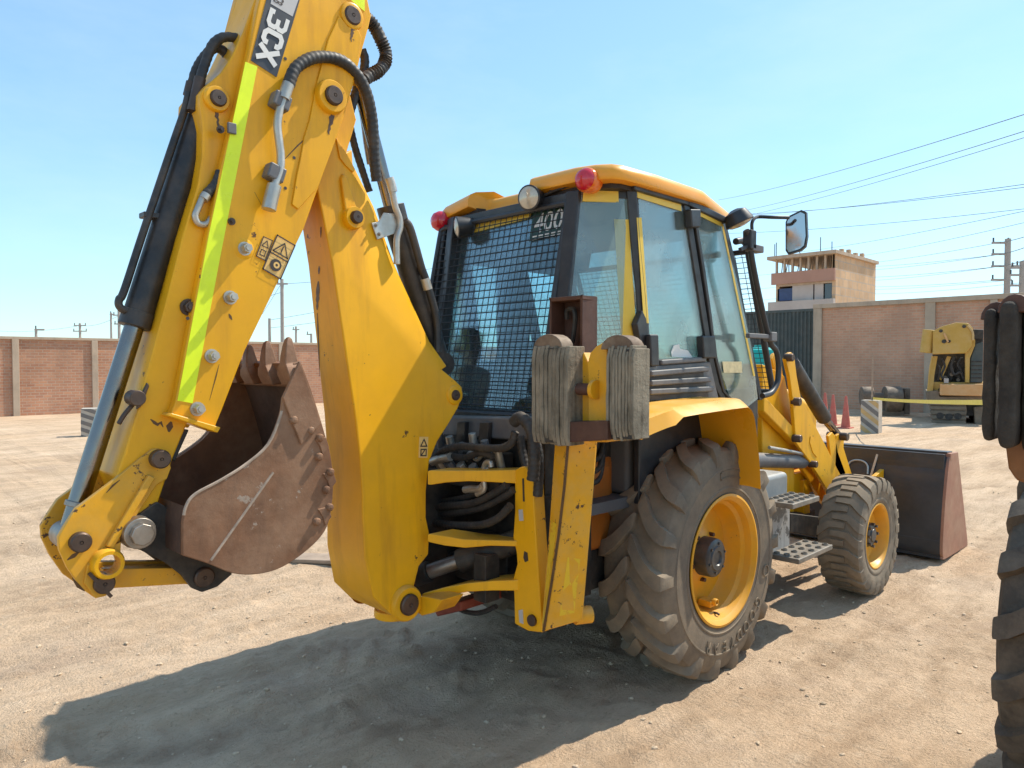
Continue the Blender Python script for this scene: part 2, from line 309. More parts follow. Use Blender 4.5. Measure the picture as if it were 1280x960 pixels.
# ================================================================== BACKHOE LOADER  (x forward, y left, z up, rear axle over the origin)
BH=thing('backhoe_loader',(0,0,0),'dusty yellow backhoe loader with mesh-guarded cab, folded digging arm and rusty bucket','backhoe loader')
Y='yellow'
def pinobj(par,c,r,y0,y1,m='pin',collar=None,cm=Y,name='pin',dot=True):
    """pivot pin along y with chamfered face, collar ring round it"""
    b=MB(); d=-.006 if y1<y0 else .006
    b.lathe([(0.001,y1-y0),(r*.12,y1-y0),(r*.14,y1-y0-.004*(1 if y1>y0 else -1)),(r*.2,y1-y0),(r*.86,y1-y0),(r,y1-y0-d),(r,0)],(c[0],y0,c[1]),(0,1,0),22)
    o=b.build(name,m,par)
    if collar:
        b=MB(); h=(y1-y0)*.6
        b.lathe([(r*1.02,0),(r*1.02,h),(collar*.93,h),(collar,h*.8),(collar*1.06,0)],(c[0],y0,c[1]),(0,1,0),26); b.build('pin_collar',cm,par)
    return o
def bolt(par,c,y0,r=.016,h=.03,m='zinc',name='bolt',washer=True):
    b=MB(); 
    if washer: b.cyl((c[0],y0+.002,c[1]),(c[0],y0-.008,c[1]),r*1.35,n=14)
    b.cyl((c[0],y0,c[1]),(c[0],y0-h,c[1]),r,r*.92,n=6); b.cyl((c[0],y0-h,c[1]),(c[0],y0-h-.006,c[1]),r*.55,n=8)
    return b.build(name,m,par,ang=30)

# ---- boom
hw=lambda z:.212-.045*z
bo=[(-1.850,0.607),(-1.956,0.720),(-1.998,0.917),(-2.003,1.132),(-2.000,1.207),(-2.007,1.384),(-2.026,1.584),(-2.057,1.808),(-2.124,2.299),(-2.186,2.615),(-2.183,2.822),(-2.141,3.087),(-2.081,3.147),(-2.005,3.123),(-1.967,2.982),(-2.025,2.818)]
bi=[(-2.025,2.818),(-2.007,2.724),(-1.903,2.528),(-1.809,2.319),(-1.589,1.904),(-1.493,1.797)]
bf=[(-1.989,2.841),(-1.974,2.779),(-1.864,2.596),(-1.752,2.324),(-1.546,1.945),(-1.455,1.813)]
bl=[(-1.403,1.737),(-1.360,1.702),(-1.362,1.652),(-1.393,1.593),(-1.468,1.505),(-1.540,1.427),(-1.596,1.330),(-1.622,1.186),(-1.628,1.050),(-1.610,0.966),(-1.620,0.862),(-1.682,0.814),(-1.716,0.721),(-1.739,0.631),(-1.784,0.599)]
bt=MB()
NI=len(bo)-1
side=bo[:-1]+bi+bl
for sg in(-1,1):
    bt.add([(x,sg*hw(z),z) for x,z in side],[tuple(range(len(side)))])
    a=[(x,sg*hw(z),z) for x,z in bi]; f=[(x,sg*(hw(z)-.034),z) for x,z in bf]; f[0]=(bf[0][0],sg*(hw(bf[0][1])-.012),bf[0][1]); f[-1]=(bf[-1][0],sg*(hw(bf[-1][1])-.006),bf[-1][1])
    n=len(a); bt.add(a+f,[(i,i+1,n+i+1,n+i) for i in range(n-1)])
rim=[(x,hw(z),z) for x,z in bo[:-1]]+[(bi[0][0],hw(bi[0][1]),bi[0][1])]
fr=[(bf[0][0],hw(bf[0][1])-.012,bf[0][1])]+[(x,hw(z)-.034,z) for x,z in bf[1:-1]]+[(bf[-1][0],hw(bf[-1][1])-.006,bf[-1][1])]
tail=[(bi[-1][0],hw(bi[-1][1]),bi[-1][1])]+[(x,hw(z),z) for x,z in bl]
ring=rim+fr+tail
n=len(ring); bt.add(ring+[(x,-y,z) for x,y,z in ring],[(i,(i+1)%n,n+(i+1)%n,n+i) for i in range(n)])
boom=bt.build('boom',Y,BH,bevel=.008)
P1=[(-1.772,0.651),(-1.418,1.662),(-2.010,2.510),(-2.110,3.051),(-1.976,3.472)]
pinobj(boom,P1[0],.052,-hw(P1[0][1])+.002,-hw(P1[0][1])-.045,collar=.085)
pinobj(boom,P1[1],.028,-hw(P1[1][1])+.002,-hw(P1[1][1])-.02,collar=.05)
pinobj(boom,P1[2],.03,-hw(P1[2][1])+.002,-hw(P1[2][1])-.055,collar=.052)
for q in((0,.052),(1,.028),(2,.03)):
    c=P1[q[0]]; pinobj(boom,c,q[1],hw(c[1])-.002,hw(c[1])+.04,collar=q[1]*1.6)
# raised long boss above the middle pin
e=[(-2.059,-0.090,2.715),(-2.042,-0.090,2.707),(-1.987,-0.097,2.554),(-2.010,-0.099,2.510),(-2.053,-0.099,2.522),(-2.072,-0.091,2.690)]
bt=MB(); bt.loft([[(x,y+.002,z) for x,y,z in e],[(x*.94+.06*e[3][0],y-.016,z*.94+.06*e[3][2]) for x,y,z in e]]); bt.build('boss_rib',Y,boom,bevel=.006,seg=3)
bt=MB(); e=[(-2.087,-0.083,2.872),(-2.038,-0.085,2.816),(-1.989,-0.089,2.743),(-1.998,-0.089,2.726),(-2.036,-0.088,2.749),(-2.069,-0.087,2.780)]; bt.loft([[(x,y+.003,z) for x,y,z in e],[(x,y-.008,z) for x,y,z in e]]); bt.build('wear_strip',Y,boom,bevel=.003)
# rear face details: slot, drain hole, drip stain plate, bottom lip
def rearplate(pts,x0,name,m,d=.004):
    bt=MB(); bt.ext(pts,'x',x0,x0-d,0); return bt.build(name,m,boom)
for (u,v,hh,ww) in((393,284,.03,.008),(397,327,.022,.007)):
    pass
for pts in([(-2.100,0.066,2.482),(-2.100,0.044,2.476),(-2.100,0.044,2.438),(-2.100,0.066,2.448)],):
    pass
# label plate with pictograms near the foot
lb=[(-1.657,-0.146,1.460),(-1.601,-0.146,1.456),(-1.611,-0.151,1.351),(-1.666,-0.151,1.356)]
bt=MB(); bt.loft([[(x,y+.001,z) for x,y,z in lb],[(x,y-.003,z) for x,y,z in lb]]); bt.build('warning_label','sticker',boom)
l0=[Vector(q) for q in lb]
def quadmap(q,off=-.005):
    return lambda s,t: (q[0]*(1-s)*(1-t)+q[1]*s*(1-t)+q[2]*s*t+q[3]*(1-s)*t)+V(0,off,0)
def strokes(par,q,lines,wd,m='ink',name='pictogram'):
    """line drawing on a label: polylines in 0..1 label coordinates"""
    f=quadmap(q); b=MB()
    for L_ in lines:
        for a,c in zip(L_,L_[1:]):
            A=f(*a); B=f(*c); d=(B-A).normalized(); nn=d.cross(V(0,1,0))*wd/2; A=A-d*wd*.4; B=B+d*wd*.4
            b.add([A+nn,B+nn,B-nn,A-nn],[(0,1,2,3)])
    return b.build(name,m,par,smooth=False)
strokes(boom,l0,[[(.5,.12),(.85,.45),(.15,.45),(.5,.12)],[(.2,.6),(.8,.6),(.8,.9),(.2,.9),(.2,.6)],[(.3,.85),(.6,.65)]],.006)

REAR=[(x,z) for x,z in bo[1:10]][::-1]
STK={(399,283):[(-2.165,-0.069,2.456)][0],(400,297):[(-2.150,-0.050,2.409)][0],(402,333):[(-2.110,0.007,2.286)][0],(403,343):[(-2.100,0.018,2.250)][0],(403.5,352):[(-2.090,0.032,2.218)][0],(407,388):[(-2.050,0.076,2.086)][0],(408,392):[(-2.045,0.078,2.071)][0],(418,470):[(-1.970,0.133,1.766)][0]}
def hit_rear(k):
    x,y,z=STK[k]; Z_=sorted((c,a) for a,c in REAR)
    for (z0,x0),(z1,x1) in zip(Z_,Z_[1:]):
        if z0<=z<=z1: x=x0+(x1-x0)*(z-z0)/(z1-z0)
    return V(x,y,z)
# ---- dipper (outer side plates on a box section)
db=[(-2.444,3.494),(-2.474,3.384),(-2.538,3.199),(-2.590,3.079),(-2.633,3.006),(-2.692,2.939),(-2.715,2.904),(-2.718,2.856),(-2.707,2.761),(-2.711,2.656),(-2.729,2.539),(-2.793,2.323),(-2.866,2.034),(-2.942,1.752),(-2.960,1.667),(-3.042,1.409),(-3.005,1.302),(-2.949,1.233),(-2.909,1.255),(-2.841,1.455),(-2.787,1.581),(-2.565,2.010),(-2.268,2.622),(-2.081,3.271),(-2.015,3.620),(-2.179,3.717),(-2.334,3.672)]
bt=MB(); bt.ext(db,'y',-.12,.12); dip=bt.build('dipper',Y,BH,bevel=.008)
dp=[(-2.866,1.628),(-2.845,1.680),(-2.777,2.021),(-2.664,2.577),(-2.539,3.087),(-2.496,3.295),(-2.430,3.548),(-2.282,3.725),(-2.125,3.738),(-2.009,3.641),(-1.959,3.514),(-1.941,3.447),(-1.955,3.391),(-1.999,3.249),(-2.035,3.116),(-2.099,2.920),(-2.133,2.834),(-2.227,2.593),(-2.294,2.416),(-2.408,2.191),(-2.566,1.880),(-2.665,1.637),(-2.695,1.568)]
for a,b_ in((-.118,-.165),(.118,.165)):
    bt=MB(); bt.ext(dp,'y',a,b_); bt.build('side_plate',Y,dip,bevel=.006)
rp=[(-2.116,3.389),(-2.173,3.265),(-2.230,3.063),(-2.267,2.891),(-2.294,2.809),(-2.314,2.709),(-2.330,2.641),(-2.354,2.511),(-2.324,2.494),(-2.227,2.607),(-2.141,2.825),(-2.116,2.909),(-2.056,3.085),(-2.021,3.203),(-1.999,3.326),(-2.016,3.357),(-2.071,3.354)]
bt=MB(); bt.ext(rp,'y',-.163,-.174); bt.build('reinforcing_plate',Y,dip,bevel=.004)
bt=MB(); bt.ext(rp,'y',.163,.174); bt.build('reinforcing_plate',Y,dip,bevel=.004)
fl=[(-2.884,1.631),(-2.872,1.642),(-2.683,1.575),(-2.696,1.554)]
for a,b_ in((-.20,-.10),(.10,.20)): bt=MB(); bt.ext(fl,'y',a,b_); bt.build('end_flange',Y,dip,bevel=.004)
PD=[(-2.048,3.410),(-2.166,3.012),(-2.669,2.878)]
pinobj(dip,PD[0],.042,-.165,-.185,collar=.058)
pinobj(dip,PD[1],.042,-.172,-.22,collar=.072)
pinobj(dip,PD[0],.042,.165,.185,collar=.058); pinobj(dip,PD[1],.042,.172,.22,collar=.072)
PR=[(-2.653,2.894),(-2.896,1.464),(-2.971,1.195)]
pinobj(dip,PR[0],.033,-.118,-.152,collar=.05); pinobj(dip,PR[0],.033,.118,.152,collar=.05)
for c in [(-2.565,2.299),(-2.627,2.096),(-2.704,1.859),(-2.763,1.651)]: bolt(dip,c,-.165,.021,.042)
for c in [(-2.617,2.403),(-2.658,2.762)]: bolt(dip,c,-.165,.011,.012,'pin')
bolt(dip,[(-2.774,2.051)][0],-.12,.025,.03,'pin')
for c in [(-2.565,2.299)]: 
    bt=MB(); bt.lathe([(.001,.006),(.03,.006),(.046,0)],(c[0],-.164,c[1]),(0,-1,0),24); bt.build('boss',Y,dip)
for c in [(-2.375,3.124),(-2.338,2.714),(-2.380,2.577),(-2.794,2.005)]:
    bt=MB(); bt.cyl((c[0],-.165,c[1]),(c[0],-.1665,c[1]),.007,n=10); bt.build('bolt_hole','ink',dip)
tp=[(-2.837,1.686),(-2.780,1.674),(-2.662,2.266),(-2.500,3.055),(-2.551,3.060),(-2.706,2.350)]
bt=MB(); bt.ext(tp,'y',-.164,-.1672); bt.build('reflective_tape','tape',dip)
tp=[(-2.072,3.488),(-1.978,3.455),(-1.978,3.517),(-2.021,3.535)]
bt=MB(); bt.ext(tp,'y',-.164,-.1675); bt.build('reflective_tape','tape',dip)
c=[(-2.614,2.775)][0]; bt=MB(); bt.box((c[0]-.018,-.180,c[1]-.022),(c[0]+.018,-.166,c[1]+.022)); bt.build('clip','plastic',dip,bevel=.004)
# model decal: charcoal strip, white letters reading down the arm
dc=[(-2.528,3.072),(-2.416,3.035),(-2.285,3.462),(-2.421,3.486)]
bt=MB(); bt.ext(dc,'y',-.164,-.1672); dec=bt.build('model_decal','decal',dip)
gp=[(-2.440,3.331),(-2.341,3.311),(-2.292,3.453),(-2.414,3.462)]
bt=MB(); bt.ext(gp,'y',-.1665,-.1680); bt.build('maker_plate','greyplate',dip)
A0=[(-2.444,3.310),(-2.513,3.087),(-2.352,3.292)]
def decmap(x,y,z,o=A0):      # x runs down the strip, y towards the digger's front
    d=(V(o[1][0],0,o[1][1])-V(o[0][0],0,o[0][1])); u=(V(o[2][0],0,o[2][1])-V(o[0][0],0,o[0][1]))
    q=V(o[0][0],0,o[0][1])+d*x+u*y; return (q.x,-.1690+z,q.z)
def glyphs(name,par,mp,lst,m):
    """blocky lettering from hand-drawn stroke outlines"""
    b=MB()
    for k,poly in enumerate(lst): b.add([mp(x,y,-.00012*k) for x,y in poly],[tuple(range(len(poly)))])
    return b.build(name,m,par,smooth=False)
def stroke(pts,wd):
    out=[]; 
    P=[Vector((a,c,0)) for a,c in pts]
    l=[];r_=[]
    for i,q in enumerate(P):
        if i==0: t=(P[1]-q)
        elif i==len(P)-1: t=(q-P[-2])
        else: t=((P[i+1]-q).normalized()+(q-P[i-1]).normalized())
        t.normalize(); nn=V(-t.y,t.x,0); k=1.
        if 0<i<len(P)-1:
            cs=max(.5,nn.dot(V(-(q-P[i-1]).normalized().y,(q-P[i-1]).normalized().x,0))); k=1/cs
        l.append(q+nn*wd/2*k); r_.append(q-nn*wd/2*k)
    return [[tuple(v[:2]) for v in(l[i],l[i+1],r_[i+1],r_[i])] for i in range(len(P)-1)]
# x: reading direction 0..1 over "3CX", y: 0 foot .. 1 top of the letters
def sc_(p,x0,x1): return [(x0+a*(x1-x0),c) for a,c in p]
# worked out on a 63 x 30 unit field, strokes 6 units wide
three=[(1,27),(14,27),(18,24),(18,18.5),(15,15.5),(7,15.5)]
three2=[(15,15.5),(18,12.5),(18,6),(14,3),(1,3),(1,8)]
cee=[(39,20),(39,24),(36,27),(29,27),(25,23.5),(25,6.5),(29,3),(36,3),(39,6),(39,10)]
ex_=[stroke([(44,29),(61,1)],6.2),stroke([(44,1),(61,29)],6.2)]
gl=[[(x/63,y/30) for x,y in q] for s_ in (stroke(three,5.6),stroke(three2,5.6),stroke(cee,6.2),*ex_) for q in s_]
glyphs('model_lettering',dip,decmap,gl,'white')
A1=[(-2.413,3.385),(-2.439,3.323),(-2.352,3.369)]
text_mesh('JCB',lambda x,y,z:decmap(x*.42,y*.9,0,A1),'maker_lettering','ink',dip,bold=.02)
# warning stickers
q1=[Vector(q) for q in [(-2.422,-0.167,2.372),(-2.341,-0.167,2.337),(-2.409,-0.167,2.188),(-2.487,-0.167,2.224)]]
q2=[Vector(q) for q in [(-2.483,-0.167,2.358),(-2.444,-0.167,2.346),(-2.477,-0.167,2.259),(-2.515,-0.167,2.275)]]
for q in(q1,q2):
    bt=MB(); bt.loft([[v+V(0,.003,0) for v in q],[v-V(0,.0006,0) for v in q]]); bt.build('warning_sticker','sticker',dip)
strokes(dip,q1,[[(0,0),(1,0),(1,1),(0,1),(0,0)],[(0,.5),(1,.5)],[(.5,.1),(.9,.42),(.1,.42),(.5,.1)],[(.5,.2),(.5,.34)],[(.5,.38),(.5,.385)]],.0055)
strokes(dip,q2,[[(0,0),(1,0),(1,1),(0,1),(0,0)],[(.5,.12),(.85,.42),(.15,.42),(.5,.12)],[(.25,.6),(.75,.6),(.75,.85),(.25,.85),(.25,.6)]],.004)
f=quadmap(q1); cc=f(.5,.74); bt=MB(); bt.lathe([(.001,0),(.026,0)],cc,(0,-1,0),20); bt.build('pictogram','ink',dip)
bt=MB(); bt.lathe([(.006,-.0006),(.014,-.0006)],cc+V(.004,0,0),(0,1,0),16); bt.build('pictogram','sticker',dip)

# grease runs under the pins and scrapes in the paint
def drip(par,c,y,ln,wd,sd,dx=0):
    rr_=random.Random(sd); n_=7; v=[]; b=MB()
    for k in range(n_+1):
        t=k/n_; ww=wd*(1-.75*t)*(.6+.6*rr_.random()); z=c[1]-ln*t; x=c[0]+dx*t+rr_.uniform(-.004,.004); v+=[(x-ww,y,z),(x+ww,y,z)]
    b.add(v,[(2*k,2*k+1,2*k+3,2*k+2) for k in range(n_)]); return b.build('grease_streak','grease',par,smooth=False)
drip(dip,(PD[1][0]+.01,PD[1][1]-.075),-.1752,.09,.014,1,-.02); drip(dip,(PD[0][0],PD[0][1]-.06),-.1752,.06,.010,2,-.01); drip(dip,(PR[0][0],PR[0][1]-.05),-.1208,.07,.010,3,.01)
def scratch(par,pts,y,wd,m='grease'):
    b=MB(); v=[]
    for i,(x,z) in enumerate(pts):
        t=V(*(pts[min(i+1,len(pts)-1)])).to_3d()-V(*(pts[max(i-1,0)])).to_3d(); t.normalize(); w_=wd*(.25 if i in(0,len(pts)-1) else 1)
        v+=[(x-t.y*w_,y,z+t.x*w_),(x+t.y*w_,y,z-t.x*w_)]
    b.add(v,[(2*k,2*k+1,2*k+3,2*k+2) for k in range(len(pts)-1)]); return b.build('paint_scrape',m,par,smooth=False)
scratch(dip,[(-2.921,1.617),(-2.907,1.603),(-2.895,1.594),(-2.883,1.602),(-2.875,1.583)],-.1206,.006); scratch(dip,[(-2.845,1.603),(-2.851,1.585),(-2.854,1.563)],-.1206,.014); scratch(dip,[(-2.911,1.487),(-2.929,1.464),(-2.941,1.444)],-.1206,.006)
scratch(dip,[(-2.631,2.031),(-2.625,2.018),(-2.618,2.006)],-.1656,.006); scratch(dip,[(-2.403,2.675),(-2.321,2.769),(-2.228,2.865)],-.1656,.0028); scratch(dip,[(-2.713,1.684),(-2.686,1.779),(-2.673,1.827)],-.1656,.0025); scratch(dip,[(-2.518,2.538),(-2.477,2.472)],-.1656,.003)
# ---- bucket ram behind the dipper
T=PR[0]; Bm=[(-2.918,1.978)][0]; Kn=[(-3.176,1.193)][0]
dv=(V(Kn[0],0,Kn[1])-V(T[0],0,T[1])).normalized()
Bq=V(T[0],0,T[1])+dv*((V(Bm[0],0,Bm[1])-V(T[0],0,T[1])).dot(dv))
bt=MB(); bt.cyl(V(T[0],0,T[1])+dv*.06,Bq,.055,n=28); bt.cyl(Bq-dv*.05,Bq+dv*.012,.060,n=28); bt.cyl((T[0],-.07,T[1]),(T[0],.07,T[1]),.06)
ram=bt.build('bucket_ram','black',BH,bevel=.004)
bt=MB(); bt.cyl(Bq,(Kn[0],0,Kn[1]),.036,n=28); bt.build('rod','chrome',ram)
bt=MB(); q=lerp(Bq,V(Kn[0],0,Kn[1]),.86); bt.cyl(q-dv*.01,q+dv*.01,.044,n=24); bt.cyl((Kn[0],-.06,Kn[1]),(Kn[0],.06,Kn[1]),.05); bt.build('rod_eye','steel',ram,bevel=.003)
side_=dv.cross(V(0,1,0)).normalized()
if side_.x>0: side_=-side_
def rp_(t,o,y): return V(T[0],y,T[1])+dv*t+side_*o
Lr=(Bq-V(T[0],0,T[1])).length
bt=MB(); bt.box(rp_(Lr*.55,.085,-.03)-V(.016,0,.016),rp_(Lr*.55,.05,.03)+V(.016,0,.016)); bt.build('pipe_clamp','black',ram,bevel=.004)
# ---- knuckle cheeks, tipping link, quick hitch
ko=[(-2.923,1.502),(-2.897,1.504),(-2.868,1.485),(-2.854,1.424),(-2.870,1.383),(-2.908,1.365),(-3.040,1.172),(-3.043,1.143),(-3.044,1.096),(-3.061,1.016),(-3.094,0.981),(-3.128,0.980),(-3.168,1.021),(-3.212,1.105),(-3.236,1.173),(-3.238,1.218),(-3.217,1.257),(-3.182,1.312),(-3.056,1.401),(-2.969,1.469)]
kc=[(-3.089,1.101),(-3.101,1.030),(-3.173,1.193),(-2.901,1.466)]
for a,b_ in((-.14,-.112),(.112,.14)):
    bt=MB(); bt.ext(keyhole(ko,kc[0],.036),'y',a,b_); kn=bt.build('knuckle_cheek','yellow_worn',BH,bevel=.004)
    s=-1 if a<0 else 1; o_=a if a<0 else b_
    bt=MB(); bt.lathe([(.037,0),(.037,.05),(.05,.05),(.056,.035),(.056,0)],(kc[0][0],o_-s*.002,kc[0][1]),(0,s,0),24); bt.build('bushing',Y,kn)
    pinobj(kn,kc[1],.036,o_-s*.002,o_+s*.035); pinobj(kn,kc[2],.036,o_-s*.002,o_+s*.03); pinobj(kn,kc[3],.036,o_-s*.002,o_+s*.04)
    r0,r1=[(-2.931,1.403),(-3.081,1.158)]; bt=MB(); bt.bar((r0[0],o_+s*.011,r0[1]),(r1[0],o_+s*.011,r1[1]),.028,.026,up=(0,1,0)); bt.build('rib','yellow_worn',kn,bevel=.006)
    lo=[(-3.040,1.172),(-3.044,1.096),(-3.061,1.016),(-3.094,0.981),(-3.128,0.980),(-3.163,1.043),(-3.152,1.105),(-3.083,1.156)]; bt=MB(); bt.ext(keyhole(lo,kc[0],.037),'y',o_-s*.004,o_+s*.014); bt.build('lug_plate','yellow_worn',kn,bevel=.003)
    b3=MB(); b3.bar((kc[1][0]+.02,o_+s*.03,kc[1][1]-.05),(kc[1][0]-.05,o_+s*.03,kc[1][1]+.05),.012,.012); b3.build('pin_keeper','pin',kn)
scratch(BH,[(-3.212,1.134),(-3.192,1.145),(-3.174,1.156)],-.1406,.008); scratch(BH,[(-3.037,1.399),(-3.061,1.381),(-3.083,1.357)],-.1406,.004); scratch(BH,[(-3.198,1.068),(-3.179,1.033),(-3.159,1.011)],-.1406,.006)
tl=[(-3.084,1.065),(-2.770,1.008),(-2.687,0.968),(-2.688,0.912),(-2.790,0.944),(-3.085,0.990)]
bt=MB(); bt.ext(tl,'y',-.085,-.05); bt.ext(tl,'y',.05,.085); bt.ext([(-3.052,1.046),(-2.783,1.001),(-2.783,0.981),(-3.052,1.025)],'y',-.055,.055); bt.build('tipping_link','yellow_worn',BH,bevel=.005)
qh=[(-3.041,1.170),(-3.015,1.229),(-2.976,1.256),(-2.921,1.291),(-2.904,1.298),(-2.803,1.224),(-2.741,1.202),(-2.704,1.066),(-2.613,0.959),(-2.677,0.919),(-2.738,0.910),(-2.776,0.934),(-2.815,0.994),(-2.878,1.057),(-2.969,1.124),(-3.011,1.141)]
for a,b_ in((-.135,-.10),(.10,.135)):
    bt=MB(); bt.ext(qh,'y',a,b_); h_=bt.build('hitch_plate','dark',BH,bevel=.006)
    s=-1 if a<0 else 1; o_=a if a<0 else b_; c=[(-2.982,1.197),(-2.734,0.973)]
    bt=MB(); bt.cyl((c[0][0],o_-s*.004,c[0][1]),(c[0][0],o_+s*.05,c[0][1]),.062,.058,n=26); bt.cyl((c[0][0],o_+s*.05,c[0][1]),(c[0][0],o_+s*.08,c[0][1]),.042,n=8); bt.build('pivot_pin','steel',h_,bevel=.004)
    pinobj(h_,c[1],.04,o_-s*.002,o_+s*.02)
bt=MB(); bt.box(([(-2.852,1.102)][0][0],-.1,[(-2.852,1.102)][0][1]-.03),([(-2.694,1.007)][0][0],.1,[(-2.852,1.102)][0][1]+.05)); bt.build('hitch_spacer','dark',BH,bevel=.01)

# ---- digging bucket
BW=.30
oc=[(-2.395,1.840),(-2.352,1.733),(-2.312,1.617),(-2.286,1.534),(-2.257,1.432),(-2.246,1.309),(-2.259,1.190),(-2.290,1.112),(-2.366,1.050),(-2.482,0.998),(-2.588,0.990),(-2.689,1.014),(-2.784,1.070),(-2.878,1.119)]
ic=[(-2.877,1.235),(-2.864,1.299),(-2.829,1.342),(-2.735,1.382),(-2.633,1.434),(-2.539,1.506),(-2.486,1.616),(-2.472,1.690)]
ocs=[tuple(q) for q in catmull([(x,0,z) for x,z in oc],4)]; oc2=[(q[0],q[2]) for q in ocs]
ics=[tuple(q) for q in catmull([(x,0,z) for x,z in ic],4)]; ic2=[(q[0],q[2]) for q in ics]
cen=(sum(q[0] for q in oc2)/len(oc2),sum(q[1] for q in oc2)/len(oc2))
def shrink(q,d): 
    v=Vector((cen[0]-q[0],cen[1]-q[1])); return (q[0]+v.normalized().x*d,q[1]+v.normalized().y*d)
bt=MB(); inn=[shrink(q,.022) for q in oc2[:-1]]+[(oc2[-1][0]+.02,oc2[-1][1]+.01)]
m_=len(oc2); rg=[]
for y in(-BW+.012,-.15,0,.15,BW-.012): rg.append([(x,y,z) for x,z in oc2]+[(x,y,z) for x,z in inn[::-1]])
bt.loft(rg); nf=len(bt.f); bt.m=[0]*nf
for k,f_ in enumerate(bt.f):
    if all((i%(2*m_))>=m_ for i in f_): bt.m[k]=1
# closing plate by the hinge
e=[oc2[-1],(ic2[0][0],ic2[0][1]),ic2[4],(ic2[4][0]+.015,ic2[4][1]-.02),(ic2[0][0]+.025,ic2[0][1]),(oc2[-1][0]+.025,oc2[-1][1]+.012)]
bt.ext(e,'y',-BW+.012,BW-.012,1)
bucket=bt.build('digging_bucket',['rust','rustin'],BH,bevel=0)
for s in(-1,1):
    bt=MB(); pl=oc2+ic2; bt.ext(pl,'y',s*(BW-.012),s*(BW+.012)); o=bt.build('side_plate','rust',bucket,bevel=.004)
    ctp=[(-2.482,1.691),(-2.406,1.840),(-2.381,1.777),(-2.324,1.619),(-2.309,1.574),(-2.402,1.493)]; bt=MB(); bt.ext(ctp,'y',s*(BW+.010),s*(BW+.026)); bt.build('side_cutter','rust',bucket,bevel=.004)
    for c in [(-2.433,1.598),(-2.358,1.550),(-2.313,1.516),(-2.318,1.436),(-2.265,1.366),(-2.285,1.292),(-2.270,1.215),(-2.331,1.162)]: 
        bt=MB(); bt.lathe([(.017,0),(.017,.014),(.012,.022),(.001,.024)],(c[0],s*(BW+.011),c[1]),(0,s,0),10); bt.build('bolt_head','rust',bucket)
    bt=MB(); bt.tube([(x,s*(BW+.010),z) for x,z in ic2[2:-3]],.006,6,smooth=False); bt.build('worn_edge','scrape',bucket)
    for c in [(-2.299,1.481),(-2.265,1.331),(-2.290,1.183)]:
        bt=MB(); bt.ext([(c[0]-.035,c[1]+.03),(c[0]+.015,c[1]+.035),(c[0]+.03,c[1]-.01),(c[0]+.0,c[1]-.045),(c[0]-.012,c[1]-.005)],'y',s*(BW+.008),s*(BW+.020)); bt.build('wear_plate','rust',bucket,bevel=.003)
    wl=[(-2.775,1.081),(-2.520,1.390),(-2.486,1.616)]; bt=MB(); bt.tube([(x,s*(BW+.010),z) for x,z in wl[:2]],.0065,6); bt.build('weld_seam','scrape',bucket)
lp=oc2[0]; tip=[(-2.420,1.940)][0]; d_=V(tip[0]-lp[0],0,tip[1]-lp[1])
din=V(cen[0]-lp[0],0,cen[1]-lp[1]).normalized()
bt=MB(); bx=[(-2.352,1.733)][0]
bt.loft([[(lp[0],y,lp[1]),(bx[0],y,bx[1]),(bx[0]-.03,y,bx[1]-.005),(lp[0]-.028,y,lp[1]-.01)] for y in(-BW,BW)]); bt.build('lip','rust',bucket,bevel=.004)
for k in range(4):
    y=-.262+k*.1747; 
    a=V(lp[0]-.008,y,lp[1]-.10); b_=V(lp[0],y,lp[1])+d_*1.02
    jit=V(random.uniform(-.012,.012),random.uniform(-.008,.008),random.uniform(-.03,.012)); b_+=jit
    t_=(b_-a).normalized(); nx=t_.cross(V(0,1,0)).normalized(); bt=MB(); rings=[]
    for tt,wy,wn in((0,.048,.028),(.24,.052,.036),(.40,.040,.034),(.46,.028,.030),(.62,.025,.025),(.82,.020,.018),(.95,.015,.012),(1.,.008,.005)):
        cc=a+(b_-a)*tt+nx*(.010*math.sin(tt*3)); rings.append([cc+V(0,sx*wy,0)+nx*(sy*wn) for sx,sy in((-1,-1),(1,-1),(1,1),(-1,1))])
    bt.loft(rings); bt.build('tooth','rust',bucket,bevel=.005,seg=2)

# ---- dipper ram along the front of the boom
ra=[(-1.915,3.223)][0]; rb=[(-1.717,2.609)][0]
ra=V(ra[0],0,ra[1]); rb=V(rb[0],0,rb[1]); dd=(rb-ra).normalized(); re_=[(-1.408,1.826)][0]; re_=V(re_[0],0,re_[1])
bt=MB(); bt.cyl(rb,re_,.062,n=26); bt.cyl(rb-dd*.02,rb+dd*.07,.071,n=26); bt.cyl(re_+V(0,-.06,0),re_+V(0,.06,0),.06); dram=bt.build('dipper_ram','black',BH,bevel=.004)
bt=MB(); bt.cyl(ra,rb,.035,n=24); bt.build('rod','chrome',dram)
bt=MB(); br=[(-1.909,-0.099,2.501),(-1.867,-0.099,2.514),(-1.837,-0.097,2.561),(-1.747,-0.097,2.566),(-1.741,-0.100,2.480),(-1.879,-0.103,2.424)]; bt.loft([[(x,y-.004,z) for x,y,z in br],[(x,y-.012,z) for x,y,z in br]]); brk=bt.build('pipe_bracket','zinc',dram,bevel=.003)
for c in [(-1.886,2.492),(-1.869,2.452),(-1.767,2.548)]: bolt(brk,c,-hw(c[1])-.012,.009,.008,'steel',washer=False)
bt=MB(); bt.tube([(-1.699,-0.090,2.542),(-1.669,-0.090,2.514),(-1.630,-0.090,2.415),(-1.595,-0.090,2.317),(-1.564,-0.090,2.250)]+[(-1.502,-0.090,2.076),(-1.491,-0.090,1.972),(-1.492,-0.090,1.889)],.020,10)
bt.tube([(-1.597,-0.060,2.315),(-1.561,-0.060,2.327)],.012,8); bt.build('ram_pipe','black',dram)
